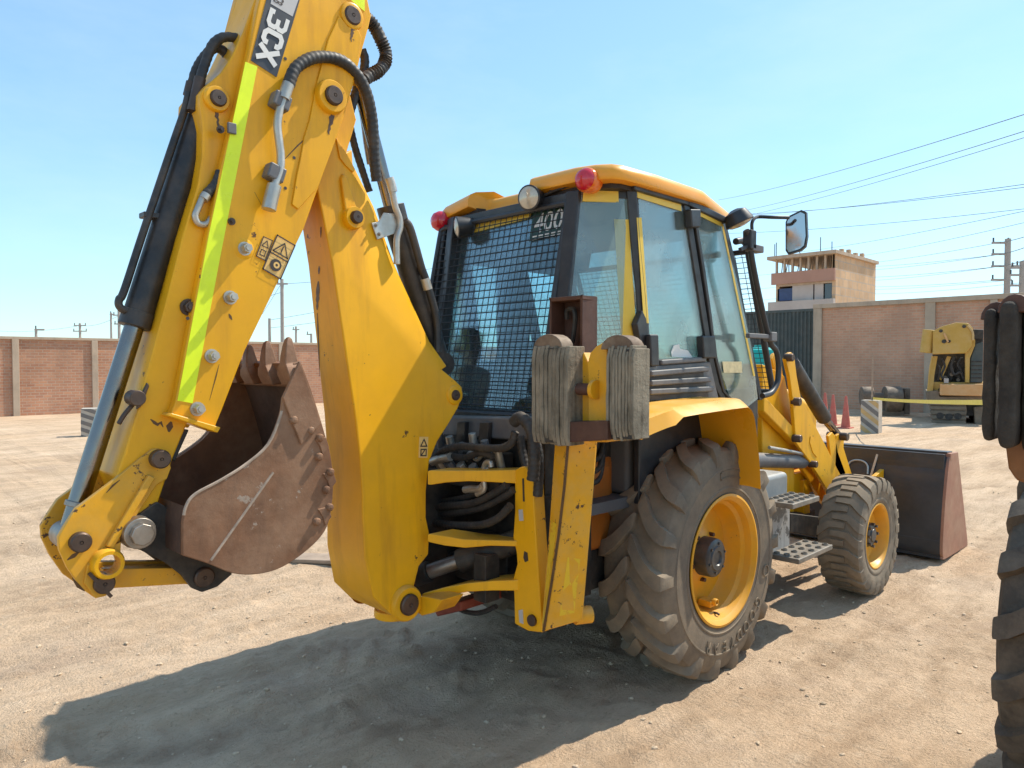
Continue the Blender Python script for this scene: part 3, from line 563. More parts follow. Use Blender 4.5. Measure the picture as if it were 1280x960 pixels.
bt=MB(); bt.tube([(-1.574,-0.090,2.265),(-1.554,-0.090,2.210)],.024,10); bt.build('hose_fitting','zinc',dram)

# ---- hoses and pipes of the digging arm
def hose(pts,r,m='hose',name='hose',n=10,par=BH): 
    b=MB()
    if m=='hose' and r>=.016:       # woven sleeve: fine rings along the hose
        g_=catmull(pts,10); L_=sum((g_[i+1]-g_[i]).length for i in range(len(g_)-1)); k=max(8,int(L_/.007)); acc=[0]
        for i in range(len(g_)-1): acc.append(acc[-1]+(g_[i+1]-g_[i]).length)
        P_=[]; i=0
        for j in range(k+1):
            d=L_*j/k
            while i<len(acc)-2 and acc[i+1]<d: i+=1
            P_.append(g_[i].lerp(g_[i+1],(d-acc[i])/max(1e-6,acc[i+1]-acc[i])))
        b.tube(P_,lambda t:r*(1+.045*math.sin(t*L_*250)+.02*math.sin(t*L_*37+r*999)),n,smooth=False)
    else: b.tube(pts,r,n,res=7)
    return b.build(name,m,par)
h1=[(-2.384,-0.210,3.000),(-2.369,-0.210,3.044),(-2.350,-0.210,3.079),(-2.312,-0.210,3.117),(-2.263,-0.210,3.150),(-2.205,-0.210,3.172),(-2.141,-0.210,3.184),(-2.075,-0.210,3.175),(-2.008,-0.210,3.136),(-1.961,-0.210,3.072),(-1.931,-0.210,2.992),(-1.914,-0.210,2.889),(-1.901,-0.210,2.796),(-1.879,-0.210,2.703)]
for i,q in enumerate(h1): pass
h1=[(x,y+.10*(i/13)**2,z) for i,(x,y,z) in enumerate(h1)]
hose(h1,.026)
hs=[(-2.478,-0.210,2.465),(-2.467,-0.210,2.513),(-2.452,-0.210,2.568)]; hose(hs,.030,'zinc','hose_fitting')
hose([(-2.452,-0.210,2.568),(-2.427,-0.210,2.632),(-2.423,-0.210,2.696),(-2.429,-0.210,2.750),(-2.436,-0.210,2.815),(-2.428,-0.210,2.876),(-2.406,-0.210,2.941)],.017,'zinc','steel_pipe')
hose([(-2.408,-0.210,2.934),(-2.395,-0.210,2.977),(-2.382,-0.210,3.007)],.026,'zinc','hose_fitting')
for c in [(-2.409,2.921),(-2.437,2.619)]: 
    bt=MB(); bt.box((c[0]-.045,-.225,c[1]-.03),(c[0]+.03,-.164,c[1]+.035),rot=Matrix.Rotation(R(18),3,'Y')); o=bt.build('pipe_clamp','plastic',BH,bevel=.008)
hose([(-1.815,-0.120,2.730),(-1.801,-0.120,2.698),(-1.792,-0.120,2.665)],.023,'zinc','hose_fitting')
hose([(-1.797,-0.120,2.672),(-1.778,-0.120,2.597),(-1.755,-0.120,2.546),(-1.750,-0.120,2.500),(-1.770,-0.120,2.435),(-1.770,-0.120,2.317)],.016,'zinc','steel_pipe')
# corrugated guard hose at the head, second one behind it
g=[Vector(q) for q in catmull([(-1.892,-0.050,3.494),(-1.846,-0.050,3.463),(-1.805,-0.050,3.407),(-1.781,-0.050,3.359),(-1.786,-0.050,3.311),(-1.820,-0.050,3.263),(-1.875,-0.050,3.221),(-1.930,-0.050,3.172)],8)]
bt=MB(); L_=len(g); bt.tube(g,lambda t:.031+.004*math.sin(t*190),10,smooth=False); bt.build('guard_hose','hose',BH)
hose([(-1.887,0.000,3.358),(-1.869,0.000,3.317),(-1.879,0.000,3.245),(-1.916,0.000,3.158),(-1.970,0.000,2.999)],.022)
hose([(-1.933,0.060,3.061),(-1.915,0.060,2.987),(-1.888,0.060,2.895),(-1.852,0.060,2.804),(-1.806,0.060,2.693)],.018)
hose([(-1.910,0.050,3.219),(-1.856,0.050,3.077),(-1.830,0.050,2.925),(-1.811,0.050,2.829)],.014,'steel','steel_pipe')
# two hoses arching into the back of the dipper, and the pipes down to the bucket ram
hose([(-2.492,-0.050,3.175),(-2.520,-0.050,3.193),(-2.554,-0.050,3.194),(-2.595,-0.050,3.180),(-2.629,-0.050,3.147),(-2.649,-0.050,3.108),(-2.666,-0.050,3.058),(-2.682,-0.050,3.008),(-2.693,-0.050,2.967)],.020)
hose([(-2.550,0.000,3.126),(-2.574,0.000,3.149),(-2.601,0.000,3.151),(-2.628,0.000,3.130),(-2.662,0.000,3.080),(-2.689,0.000,3.021),(-2.702,0.000,2.965)],.020)
hose([(-2.689,-0.050,2.987),(-2.703,-0.050,2.919),(-2.720,-0.050,2.845)],.024,'pin','hose_fitting'); hose([(-2.702,0.000,2.978),(-2.715,0.000,2.923)],.024,'pin','hose_fitting')
hose([(-2.723,-0.020,2.928),(-2.743,-0.020,2.846),(-2.779,-0.020,2.736),(-2.836,-0.020,2.557),(-2.914,-0.020,2.311),(-2.977,-0.020,2.108),(-2.994,-0.020,2.076),(-2.995,-0.020,2.051),(-2.975,-0.020,2.034),(-2.941,-0.020,2.039)],.015,'black','steel_pipe')
hose([(-2.647,-0.140,2.601),(-2.667,-0.140,2.550),(-2.705,-0.140,2.502)],.020); hose([(-2.712,-0.140,2.501),(-2.725,-0.140,2.477),(-2.741,-0.140,2.437),(-2.750,-0.140,2.410),(-2.738,-0.140,2.384),(-2.707,-0.140,2.385),(-2.681,-0.140,2.420)],.013,'zinc','steel_pipe')
hose([(-2.705,-0.140,2.502),(-2.718,-0.140,2.481)],.020,'zinc','hose_fitting')
# dangling link chain guide beside the dipper
bt=MB(); bt.tube([(-2.959,-0.100,1.709),(-2.976,-0.100,1.676),(-3.008,-0.100,1.635),(-3.027,-0.100,1.603)],.010,6); q=[(-2.976,1.700)][0]; bt.cyl((q[0],-.16,q[1]),(q[0],-.09,q[1]),.030,n=14); bt.ext([(-2.933,1.758),(-2.925,1.745),(-2.955,1.667),(-2.972,1.656),(-2.968,1.683)],'y',-.13,-.115); bt.build('lock_latch','pin',BH,bevel=.004)
bt=MB(); bt.ext([(-2.814,1.575),(-2.774,1.566),(-2.831,1.443),(-2.860,1.481)],'y',-.115,-.06); bt.build('shade_plate','dark',dip,bevel=.005)  # dark plate stands in for the shaded strip beside the inner dipper
# grease streaks down the back of the boom
for A,Bq_,wd in(((399,283),(400,297),.012),((402,333),(403,343),.012),((403.5,352),(407,388),.020),((408,392),(418,470),.009)):
    t0=hit_rear(A); t1=hit_rear(Bq_); bt=MB(); n_=8; v=[]; rr_=random.Random(A[0])
    for k in range(n_+1):
        q=t0.lerp(t1,k/n_); ww=wd*(.45+.55*rr_.random())*math.sin(math.pi*(.12+.80*k/n_)); v+=[q+V(-.0012,ww,0),q+V(-.0012,-ww,0)]
    bt.add(v,[(2*k,2*k+1,2*k+3,2*k+2) for k in range(n_)]); bt.build('grease_streak','grease',boom,smooth=False)

# ---- rear frame: end plates, curved rails, kingpost
ep=[(-0.517,1.301),(-0.556,1.317),(-0.594,1.325),(-0.643,1.252),(-0.654,1.109),(-0.702,0.574),(-0.708,0.532),(-0.611,0.514),(-0.517,0.526),(-0.511,0.686),(-0.500,0.736),(-0.534,0.832),(-0.528,0.891),(-0.505,0.959),(-0.517,1.089)]
for s in(1,-1):
    bt=MB(); bt.ext([(y*s,z) for y,z in ep],'x',-1.35,-1.27); o=bt.build('frame_end_plate',Y,BH,bevel=.008)
    for pts,m_ in(([(-0.573,1.264),(-0.584,1.265),(-0.589,1.152),(-0.578,1.150)],'ink'),([(-0.587,0.906),(-0.608,0.902),(-0.614,0.864),(-0.592,0.852),(-0.581,0.873)],'ink'),([(-0.548,1.106),(-0.575,1.110),(-0.581,1.056),(-0.553,1.051)],'greyplate'),([(-0.548,0.603),(-0.576,0.614),(-0.581,0.543),(-0.554,0.544)],'greyplate')):
        bt=MB(); bt.ext([(y*s,z) for y,z in pts],'x',-1.349,-1.3525); bt.build('slot' if m_=='ink' else 'label',m_,o)
    c=[(-0.644,0.578)][0]; bt=MB(); bt.cyl((-1.349,c[0]*s,c[1]),(-1.365,c[0]*s,c[1]),.028,n=20); bt.build('pin','pin',o,bevel=.003)
    bt=MB(); q0,q1=sorted(((ep[0][0]-.05)*s,(ep[0][0]+.03)*s)); bt.box((-1.27,q0,.56),(-.80,q1,1.15)); bt.build('frame_side','dark',BH,bevel=.01)
def rail(name,pts,hs,dep,s):
    """curved flat bar: pts (x,y,z of its top), height, depth into the machine"""
    b=MB(); rings=[]
    for (x,y,z),h in zip(pts,hs):
        rings.append([(x,y*s,z-h),(x,y*s,z),(x+dep,y*s-.0,z),(x+dep,y*s,z-h)])
    b.loft(rings); return b.build(name,Y,BH,bevel=.006)
def railpts(rows):
    """x, image-measured (y,z) top and height"""
    return [(x,q[0],q[1]) for x,q in rows]
xs=(-1.66,-1.58,-1.50,-1.43,-1.352)
r1=[[(-0.214,1.298)][0],[(-0.248,1.293)][0],[(-0.338,1.294)][0],[(-0.439,1.298)][0],[(-0.530,1.303)][0]]
r2=[[(-0.212,0.981)][0],[(-0.246,0.962)][0],[(-0.307,0.942)][0],[(-0.421,0.946)][0],[(-0.536,0.949)][0]]
r3=[[(-0.165,0.669)][0],[(-0.251,0.703)][0],[(-0.331,0.724)][0],[(-0.439,0.744)][0],[(-0.547,0.755)][0]]
for s in(1,-1):
    rail('upper_rail',railpts(zip(xs,r1)),(.075,.062,.055,.06,.07),.13,s)
    rail('middle_rail',railpts(zip(xs,r2)),(.042,.05,.045,.03,.03),.16,s)
    rail('lower_rail',railpts(zip(xs,r3)),(.05,.045,.045,.05,.055),.18,s)
bt=MB(); bt.cyl((-1.70,.02,.54),(-1.70,.02,1.26),.07,n=28)
for z in(.52,.72,.98,1.22): bt.cyl((-1.70,.02,z),(-1.70,.02,z+.045),.10,n=28)
bt.build('kingpost',Y,BH,bevel=.008)
bt=MB(); bt.box((-1.52,.05,.56),(-1.10,.30,1.25)); bt.build('swing_housing','dark',BH,bevel=.02)
bt=MB(); bt.loft([[(-1.700,-0.145,0.592),(-1.700,-0.216,0.578),(-1.700,-0.311,0.617),(-1.700,-0.379,0.696),(-1.700,-0.217,0.678)],[(x+.14,y,z) for x,y,z in [(-1.700,-0.145,0.592),(-1.700,-0.216,0.578),(-1.700,-0.311,0.617),(-1.700,-0.379,0.696),(-1.700,-0.217,0.678)]]]); bt.build('kingpost_foot',Y,BH,bevel=.006)
# slew ram and its knuckle
a=V(*[(-1.520,-0.053,0.731)][0]); b_=V(*[(-1.420,-0.202,0.801)][0]); c_=V(*[(-1.560,0.027,0.693)][0])
for s in(1,-1):
    fl_=lambda q:V(q.x,q.y*s,q.z)
    bt=MB(); bt.cyl(fl_(a),fl_(b_),.040,n=20); sr=bt.build('slew_ram','steel',BH)
    bt=MB(); bt.cyl(fl_(c_),fl_(a),.056,n=18); d0=(b_-a).normalized(); bt.cyl(fl_(b_-d0*.02),fl_(b_+d0*.35),.062,n=18); bt.box((-1.44,min(s*-.40,s*-.31),.62),(-1.34,max(s*-.40,s*-.31),.86)); bt.build('ram_barrel','dark',sr,bevel=.004)
# hydraulic hoses and valves in the frame opening
hz=[[(535,636),(560,632),(590,629),(615,618),(632,606)],[(535,641),(565,640),(600,634),(628,622),(640,612)],[(536,653),(565,656),(600,656),(622,648),(636,634)],[(540,628),(575,622),(600,612),(612,600)]]
hq=[[(-1.380,0.159,1.013),(-1.380,-0.037,1.058),(-1.380,-0.233,1.098),(-1.380,-0.386,1.164),(-1.380,-0.496,1.227)],[(-1.360,0.185,0.979),(-1.360,-0.047,1.017),(-1.360,-0.273,1.076),(-1.360,-0.441,1.153),(-1.360,-0.521,1.203)],[(-1.400,0.127,0.948),(-1.400,-0.094,0.966),(-1.400,-0.317,1.001),(-1.400,-0.448,1.054),(-1.400,-0.539,1.131)],[(-1.340,0.225,1.025),(-1.340,-0.090,1.095),(-1.340,-0.251,1.159),(-1.340,-0.361,1.239)],[(-1.300,0.234,0.693),(-1.300,-0.076,0.797),(-1.300,-0.331,0.870),(-1.300,-0.449,0.867)],[(-1.200,-0.029,0.815),(-1.200,-0.174,0.753),(-1.200,-0.348,0.765)]]
for q in hq: hose(q,.020)
hose([(-1.400,-0.293,1.155),(-1.400,-0.348,1.187),(-1.400,-0.348,1.236),(-1.400,-0.348,1.297),(-1.400,-0.366,1.327),(-1.400,-0.395,1.330),(-1.400,-0.401,1.307)],.014,'zinc','steel_pipe'); hose([(-1.400,-0.199,1.168),(-1.400,-0.256,1.179),(-1.400,-0.317,1.187),(-1.400,-0.348,1.211)],.020,'zinc','pipe_elbow')
hose([(-1.360,0.142,0.967),(-1.360,0.070,0.982)],.022,'zinc','hose_fitting')
for (u,v) in((0,0),):
    pass
bt=MB(); bt.box((-1.16,-.55,.55),(-1.05,.55,1.55)); bt.build('rear_bulkhead','dark',BH)
bt=MB(); bt.box((-1.36,-.42,1.17),(-1.18,.42,1.27)); bt.box((-1.34,-.36,1.27),(-1.20,.36,1.36))
vb=bt.build('valve_block','dark',BH,bevel=.008)
for k in range(9):
    y=-.38+k*.095; bt=MB(); bt.cyl((-1.30,y,1.26),(-1.34,y,1.40+.03*(k%3)),.022,n=12); bt.cyl((-1.35,y+.03,1.24),(-1.40,y+.03,1.30),.026,n=6); bt.build('spool_cap','plastic' if k%2 else 'zinc',vb,bevel=.003)
hose([(-1.420,-0.005,1.346),(-1.420,-0.100,1.380),(-1.420,-0.216,1.398),(-1.420,-0.364,1.402),(-1.420,-0.503,1.414),(-1.420,-0.570,1.447),(-1.420,-0.592,1.499)],.020); hose([(-1.400,0.033,1.341),(-1.400,-0.095,1.335),(-1.400,-0.206,1.337),(-1.400,-0.318,1.372),(-1.400,-0.413,1.364)],.018)
hose([(-1.420,0.050,1.293),(-1.420,-0.033,1.318),(-1.420,-0.106,1.334)],.024,'zinc','hose_fitting'); hose([(-1.360,-0.166,1.317),(-1.360,-0.198,1.358),(-1.360,-0.249,1.325),(-1.360,-0.298,1.363)],.012,'zinc','steel_pipe')
hose([(-1.400,-0.561,1.542),(-1.400,-0.605,1.568),(-1.400,-0.659,1.540),(-1.400,-0.690,1.485),(-1.400,-0.701,1.372),(-1.400,-0.691,1.275)],.030); hose([(-1.340,-0.573,1.555),(-1.340,-0.612,1.514),(-1.340,-0.665,1.421),(-1.340,-0.676,1.305),(-1.340,-0.666,1.188)],.024); hose([(-1.300,-0.506,1.465),(-1.300,-0.529,1.366),(-1.300,-0.562,1.289)],.022)
bt=MB(); cs=[(0.175,1.527),(-0.559,1.557),(-0.548,1.436),(0.175,1.412)]; bt.ext(cs,'x',-1.25,-1.02); con=bt.build('rear_console','plastic',BH,bevel=.015)
for u in (578,606):
    pass
for q in([(-0.003,1.506),(-0.070,1.510),(-0.057,1.364),(0.018,1.358)],[(-0.187,1.513),(-0.257,1.517),(-0.244,1.371),(-0.168,1.365)]): bt=MB(); bt.ext(q,'x',-1.255,-1.285); bt.build('lever_guard','black',con,bevel=.004)
bt=MB(); q=[(0.016,0.515),(-0.223,0.593),(-0.223,0.543),(-0.025,0.464)]; bt.ext(q,'x',-1.45,-1.15); bt.build('tow_block','redblock',BH,bevel=.006)
bt=MB(); bt.tube([(-1.300,0.062,0.491),(-1.300,-0.075,0.470),(-1.300,-0.206,0.493),(-1.300,-0.330,0.558)],.014,8); bt.build('hose','hose',BH)

# ---- stabilisers: folded legs with laminated street pads
lL=[(-1.380,-0.810,1.466),(-1.380,-0.795,1.285),(-1.380,-0.776,1.056),(-1.380,-0.751,0.823),(-1.380,-0.730,0.573)]; lR=[(-1.420,-0.933,1.478),(-1.420,-0.910,1.266),(-1.420,-0.876,1.042),(-1.420,-0.833,0.812),(-1.420,-0.783,0.575)]; lW=[(-1.270,-0.977,1.496),(-1.270,-0.955,1.254),(-1.270,-0.928,0.988),(-1.270,-0.909,0.796),(-1.270,-0.890,0.617)]
def mir(q,s): return (q[0],q[1]*s,q[2])
for s in(1,-.72):
    rings=[[mir(l,s),mir(r,s),mir(w_,s),mir((w_[0]+.10,w_[1]+.085,w_[2]),s),mir((l[0]+.12,l[1]+.01,l[2]),s)] for l,r,w_ in zip(lL,lR,lW)]
    bt=MB(); bt.loft(rings); leg=bt.build('stabiliser_leg','yellow_leg',BH,bevel=.010)
    # worn reflective strips on the two visible faces
    for A,B,t0,t1,f0,f1 in((lL,lR,.45,.97,.25,.75),(lR,lW,.60,.93,.35,.75)):
        def P(a,b,t,f): 
            k=min(int(t*4),3); u=t*4-k; p0=V(*A[k]).lerp(V(*A[k+1]),u); p1=V(*B[k]).lerp(V(*B[k+1]),u); return p0.lerp(p1,f)
        q=[P(A,B,t0,f0),P(A,B,t0,f1),P(A,B,t1,f1),P(A,B,t1,f0)]; nn=(q[1]-q[0]).cross(q[3]-q[0]).normalized()
        if nn.x>0: nn=-nn
        bt=MB(); bt.loft([[mir(v+nn*.003,s) for v in q],[mir(v-nn*.001,s) for v in q]]); bt.build('reflective_strip','tapeworn',leg)
    cz=[V(*q)+V(-.004,.0,0) for q in lR]; bt=MB()
    for k in range(4):
        bt.add([mir(cz[k]+V(0,.009,0),s),mir(cz[k]+V(.003,-.005,0),s),mir(cz[k+1]+V(.003,-.005,0),s),mir(cz[k+1]+V(0,.009,0),s)],[(0,1,2,3)])
    bt.build('weld_crease','grease',leg)
    # foot of the leg: curved toe and pivot boss
    c=[(-1.220,-0.834,0.613)][0]; bt=MB(); bt.cyl(mir(V(*c)+V(-.02,.02,0),s),mir(V(*c)+V(.06,-.02,0),s),.042,n=20); bt.build('pivot_boss','yellow_worn',leg,bevel=.005)
    # head of the leg
    hd=[(-0.955,1.827),(-0.992,1.848),(-1.015,1.880),(-1.047,1.827),(-1.069,1.803),(-1.082,1.775),(-1.092,1.491),(-0.956,1.480)]
    bt=MB(); bt.ext([(y*s,z) for y,z in hd],'x',-1.42,-1.36); hb=bt.build('leg_head','yellow_worn',BH,bevel=.006)
    ck=[(-1.059,1.487),(-1.057,1.774),(-1.053,1.827),(-1.070,1.876),(-1.101,1.903),(-1.140,1.920),(-1.161,1.906),(-1.164,1.495)]
    bt=MB(); bt.ext([(y*s,z) for y,z in ck],'x',-1.44,-1.30); bt.build('leg_cheek','yellow_worn',hb,bevel=.006)
    ck2=[(-0.949,1.802),(-0.977,1.863),(-1.005,1.838),(-1.028,1.788)]; bt=MB(); bt.ext([(y*s,z) for y,z in ck2],'x',-1.36,-1.25); bt.build('leg_lug','yellow_worn',hb,bevel=.004)
    p0=V(*[(-1.460,-0.976,1.718)][0]); p1=V(*[(-1.460,-1.102,1.718)][0]); pm=p0.lerp(p1,.35)
    bt=MB(); bt.cyl(mir(p0,s),mir(pm,s),.020,n=16); bt.build('pin','zinc',hb); bt=MB(); bt.cyl(mir(pm,s),mir(p1,s),.026,n=18); bt.build('pin_sleeve','rustpl',hb,bevel=.003)
    bt=MB(); bt.cyl(mir(p1+V(0,.0,0),s),mir(p1+V(0,-.02,0),s),.042,n=18); bt.build('pin_collar','yellow_worn',hb,bevel=.004)
    rp_q=[(-1.006,1.577),(-1.215,1.593),(-1.215,1.513),(-1.006,1.487)]; bt=MB(); bt.ext([(y*s,z) for y,z in rp_q],'x',-1.505,-1.38); bt.build('pad_plate','rustpl',hb,bevel=.004)
    for (ya,yb,z0,z1,xf) in (([(-0.796,1.463)][0][0],[(-1.014,1.913)][0][0],[(-0.903,1.472)][0][1],[(-0.903,1.912)][0][1],-1.52),([(-1.196,1.513)][0][0],[(-1.335,1.898)][0][0],[(-1.258,1.514)][0][1],[(-1.256,1.900)][0][1],-1.49)):
        rnd=random.Random(int(abs(ya)*1000)); n_=9; bt=MB(); wdt=(yb-ya)/n_
        for k in range(n_):
            j=rnd.uniform(-.004,.004); jt=rnd.uniform(-.012,.004); jb=rnd.uniform(-.01,.006)
            y0=ya+wdt*k; y1=y0+wdt*(.94 if k%3 else .84)
            m0=[]; nz=9
            rings=[]
            for t in range(nz+1):
                z=lerp(z0-jb,z1+jt,t/nz); e_=.014 if t in(0,nz) else 0; w1=rnd.uniform(-.0025,.0025); w2=rnd.uniform(-.0010,.0010)
                rings.append([(xf+j+e_+w1,(y0+w2)*s,z),(xf+.115,(y0+w2)*s,z),(xf+.115,(y1+w2)*s,z),(xf+j+e_+w1,(y1+w2)*s,z)])
            bt.loft(rings)
        bt.box((xf+.012,min(ya*s,yb*s)+.004,z0+.006),(xf+.10,max(ya*s,yb*s)-.004,z1-.012),1)
        pad=bt.build('street_pad',['pad','dark'],BH,bevel=.004,ang=30); pad['kind']='stuff'
        yc=(ya+yb)/2+.03; bt=MB(); cp=[(yc+.085*math.cos(a_),z1-.012+.06*math.sin(a_)) for a_ in [math.pi*i/10 for i in range(11)]]
        bt.ext([(y*s,z) for y,z in cp],'x',xf+.02,xf+.10); bt.build('pad_bracket','padcap',BH,bevel=.004)
    # leg guard channel with the lock hook
    cx0,cx1=[(-0.704,1.923)][0][0],[(-0.907,2.134)][0][0]; zt=[(-0.805,2.144)][0][1]; zb=1.65
    bt=MB(); 
    for lo,hi in(((-1.20,cx1,zb),(-1.185,cx0,zt)),((-1.30,cx0-.012,zb),(-1.20,cx0,zt)),((-1.30,cx1,zb),(-1.20,cx1+.012,zt)),((-1.30,cx1,zt-.02),(-1.20,cx0,zt))):
        bt.box((lo[0],min(lo[1]*s,hi[1]*s),lo[2]),(hi[0],max(lo[1]*s,hi[1]*s),hi[2]))
    ch=bt.build('leg_guard','rustpl',BH,bevel=.004)
    bt=MB(); yc=(cx0+cx1)/2+.02; bt.tube([(-1.23,(yc+.03)*s,zt-.10),(-1.24,(yc+.02)*s,zt-.06),(-1.24,(yc-.02)*s,zt-.06),(-1.24,(yc-.03)*s,zt-.11),(-1.24,(yc-.01)*s,zt-.22),(-1.24,(yc+.02)*s,zt-.28),(-1.24,(yc+.035)*s,zt-.24)],.012,8); bt.build('lock_hook','dark',ch)
    ov=[(-0.632,1.567),(-0.763,1.573),(-0.688,0.612),(-0.634,0.599)]; bt=MB(); bt.ext([(y*s,z) for y,z in ov],'x',-1.18,-1.10); bt.build('leg_ram_guard','dark',BH,bevel=.01)

# ---- wheels
def tyre(R_,W,rimr,rimw,nl,style):
    hw_=W/2; b=MB()
    if style=='rear':
        pr=[(rimr-.012,rimw/2-.012),(rimr+.03,rimw/2+.008),(rimr+.045,rimw/2+.011),(rimr+.048,rimw/2+.016),(rimr+.056,rimw/2+.0155),(rimr+.060,rimw/2+.012),(rimr+.09,hw_*1.0),(rimr+.162,hw_*1.02),(rimr+.165,hw_*1.036),(rimr+.173,hw_*1.036),(rimr+.176,hw_*1.02),(rimr+.225,hw_*.985),(R_-.062,hw_*.90),(R_-.046,hw_*.78),(R_-.040,hw_*.4)]
    else:
        pr=[(rimr-.01,rimw/2-.01),(rimr+.02,rimw/2+.01),(rimr+.035,hw_*.98),(rimr+.05,hw_*.985),(rimr+.058,hw_*.96),(rimr+.10,hw_*1.03),(rimr+.14,hw_*1.05),(R_-.045,hw_*1.03),(R_-.025,hw_*.95),(R_-.020,hw_*.78),(R_-.018,hw_*.4)]
    prof=pr+[(pr[-1][0]+.002,0)]+[(r,-y) for r,y in pr[::-1]]
    b.lathe(prof,(0,0,0),(0,1,0),96)
    def P(r,y,th): return V(r*math.cos(th),y,r*math.sin(th))
    rnd=random.Random(3)
    for s in(-1,1):
        for k in range(nl):
            t0=2*math.pi*(k+(.5 if s>0 else 0))/nl+rnd.uniform(-.006,.006); rings=[]
            if style=='rear':
                st=[(hw_*1.03,R_-.115,-.02,.030),(hw_*1.02,R_-.060,-.01,.034),(hw_*.97,R_-.020,0,.046),(hw_*.88,R_-.008,.012,.050),(hw_*.72,R_-.003,.04,.051),(hw_*.52,R_,.10,.052),(hw_*.32,R_+.002,.19,.055),(hw_*.16,R_+.003,.28,.058),(hw_*.03,R_+.003,.34,.054),(hw_*-.02,R_-.002,.36,.040)]
                for y,r,a_,wd in st:
                    y_=y*s; base=R_-.075 if abs(y)<hw_*.9 else R_-.10-(abs(y)-hw_*.9)*1.2
                    base=min(base,r-.03)
                    # direction: centre leads (smaller angle at the back of the wheel goes up)
                    c=t0-a_*.78; dn=wd/R_
                    rings.append([P(base,y_*.97,c-dn*1.10),P(r,y_,c-dn*.90),P(r,y_,c+dn*.90),P(base,y_*.97,c+dn*1.10)])
            else:
                st=[(hw_*1.075,R_-.085,-.02,.036),(hw_*1.07,R_-.040,0,.038),(hw_*1.0,R_-.012,.01,.039),(hw_*.80,R_-.003,.055,.037),(hw_*.55,R_,.125,.034),(hw_*.40,R_,.150,.026),(hw_*.0,R_+.001,.155,.0225),(hw_*-.33,R_+.001,.155,.022)]
                for y,r,a_,wd in st:
                    y_=y*s; c=t0-a_; dn=wd/R_; base=min(R_-.04,r-.03)
                    rings.append([P(base,y_*.985,c-dn*1.08),P(r,y_,c-dn*.93),P(r,y_,c+dn*.93),P(base,y_*.985,c+dn*1.08)])
            b.loft(rings)
    return b
def arc_text(txt,r0,r1,yo,a_mid,da,m,par,name='tyre_lettering',wd=.10):
    """raised sidewall lettering, tops outwards, reading clockwise seen from outside the right-hand wheel"""
    n=len(txt)
    for i,ch in enumerate(txt):
        a=a_mid-(i-(n-1)/2)*da
        def fn(x,y,z,a=a): 
            r=r0+(r1-r0)*y/.72; th=a-(x-.33)*wd/.66; return (r*math.cos(th),yo-.003-z,r*math.sin(th))
        o=text_mesh(ch,fn,name,m,par,extrude=.003,bold=.0)
rt=tyre(.705,.43,.375,.40,18,'rear'); ft=tyre(.468,.31,.25,.27,22,'front')
rtm=ftm=None
def wheel(kind,loc,sgn,first=None):
    rear=kind=='rear'; nm='rear_wheel' if rear else 'front_wheel'
    b=MB(); 
    if rear:
        b.lathe([(.001,-.150),(.040,-.150),(.045,-.160),(.070,-.160),(.076,-.152),(.098,-.150),(.112,-.142),(.116,-.130),(.118,-.02),(.13,.02)],(0,0,0),(0,1,0),36)
        for k in range(6): a_=k*math.pi/3+.3; b.cyl((.088*math.cos(a_),-.148,.088*math.sin(a_)),(.088*math.cos(a_),-.160,.088*math.sin(a_)),.008,n=6)
    else:
        b.lathe([(.001,-.115),(.05,-.115),(.055,-.105),(.085,-.10),(.09,-.09),(.105,-.05),(.108,.05)],(0,0,0),(0,1,0),28)
        for k in range(8): a_=k*math.pi/4; b.cyl((.088*math.cos(a_),-.09,.088*math.sin(a_)),(.088*math.cos(a_),-.118,.088*math.sin(a_)),.012,n=6)
    h=b.build(nm,'hubgrey',BH,ang=30); h.location=loc
    if sgn>0: h.rotation_euler=(0,0,0)
    b=rt if rear else ft
    t=b.build('tyre','rubber' if rear else 'rubberf',h,ang=32)
    b=MB()
    if rear: b.lathe([(.360,-.18),(.378,-.198),(.390,-.206),(.392,-.213),(.378,-.216),(.368,-.208),(.352,-.190),(.345,-.15),(.325,-.13),(.318,-.06),(.300,-.030),(.22,-.025),(.16,-.045),(.125,-.06),(.10,-.06),(.10,.0),(.32,.0),(.33,.15),(.36,.19)],(0,0,0),(0,1,0),64)
    else: b.lathe([(.24,-.12),(.258,-.136),(.262,-.143),(.252,-.147),(.244,-.14),(.236,-.125),(.228,-.09),(.215,-.05),(.17,-.03),(.11,-.035),(.10,-.02),(.10,0),(.22,.0),(.24,.12)],(0,0,0),(0,1,0),48)
    rm=b.build('rim','yellow_rim',h,ang=30)
    if rear:
        for k in range(5): 
            a_=k*math.pi/2.5+.9; b=MB(); b.cyl((.145*math.cos(a_),-.045,.145*math.sin(a_)),(.145*math.cos(a_),-.078,.145*math.sin(a_)),.014,n=6); b.build('wheel_nut','rustpl',h,ang=30)
        b=MB(); a_=R(-88); c=V(.29*math.cos(a_),-.07,.29*math.sin(a_)); b.box(c-V(.035,.055,.012),c+V(.035,.03,.028)); b.lathe([(.012,0),(.012,.03),(.022,.03),(.022,0)],c+V(0,-.05,.02),(0,-1,0),14); b.build('rim_lug','yellow_rim',h,bevel=.008)
        b=MB(); b.tube([(.0,-.02,-.345),(.0,-.14,-.33),(.0,-.17,-.335)],.007,8); b.build('valve','ink',h)
    return h
RW=wheel('rear',(0,-.722,.668),-1)
LY=.722
for o_,lc in((RW,(0,.722,.668)),):
    c=copy_tree(o_,BH); c.location=lc; c.rotation_euler=(0,0,0); c.scale=(1,-1,1)
arc_text('GOODYEAR',.475,.545,-.2195,R(-78),.185,'rubber',RW,wd=.115)
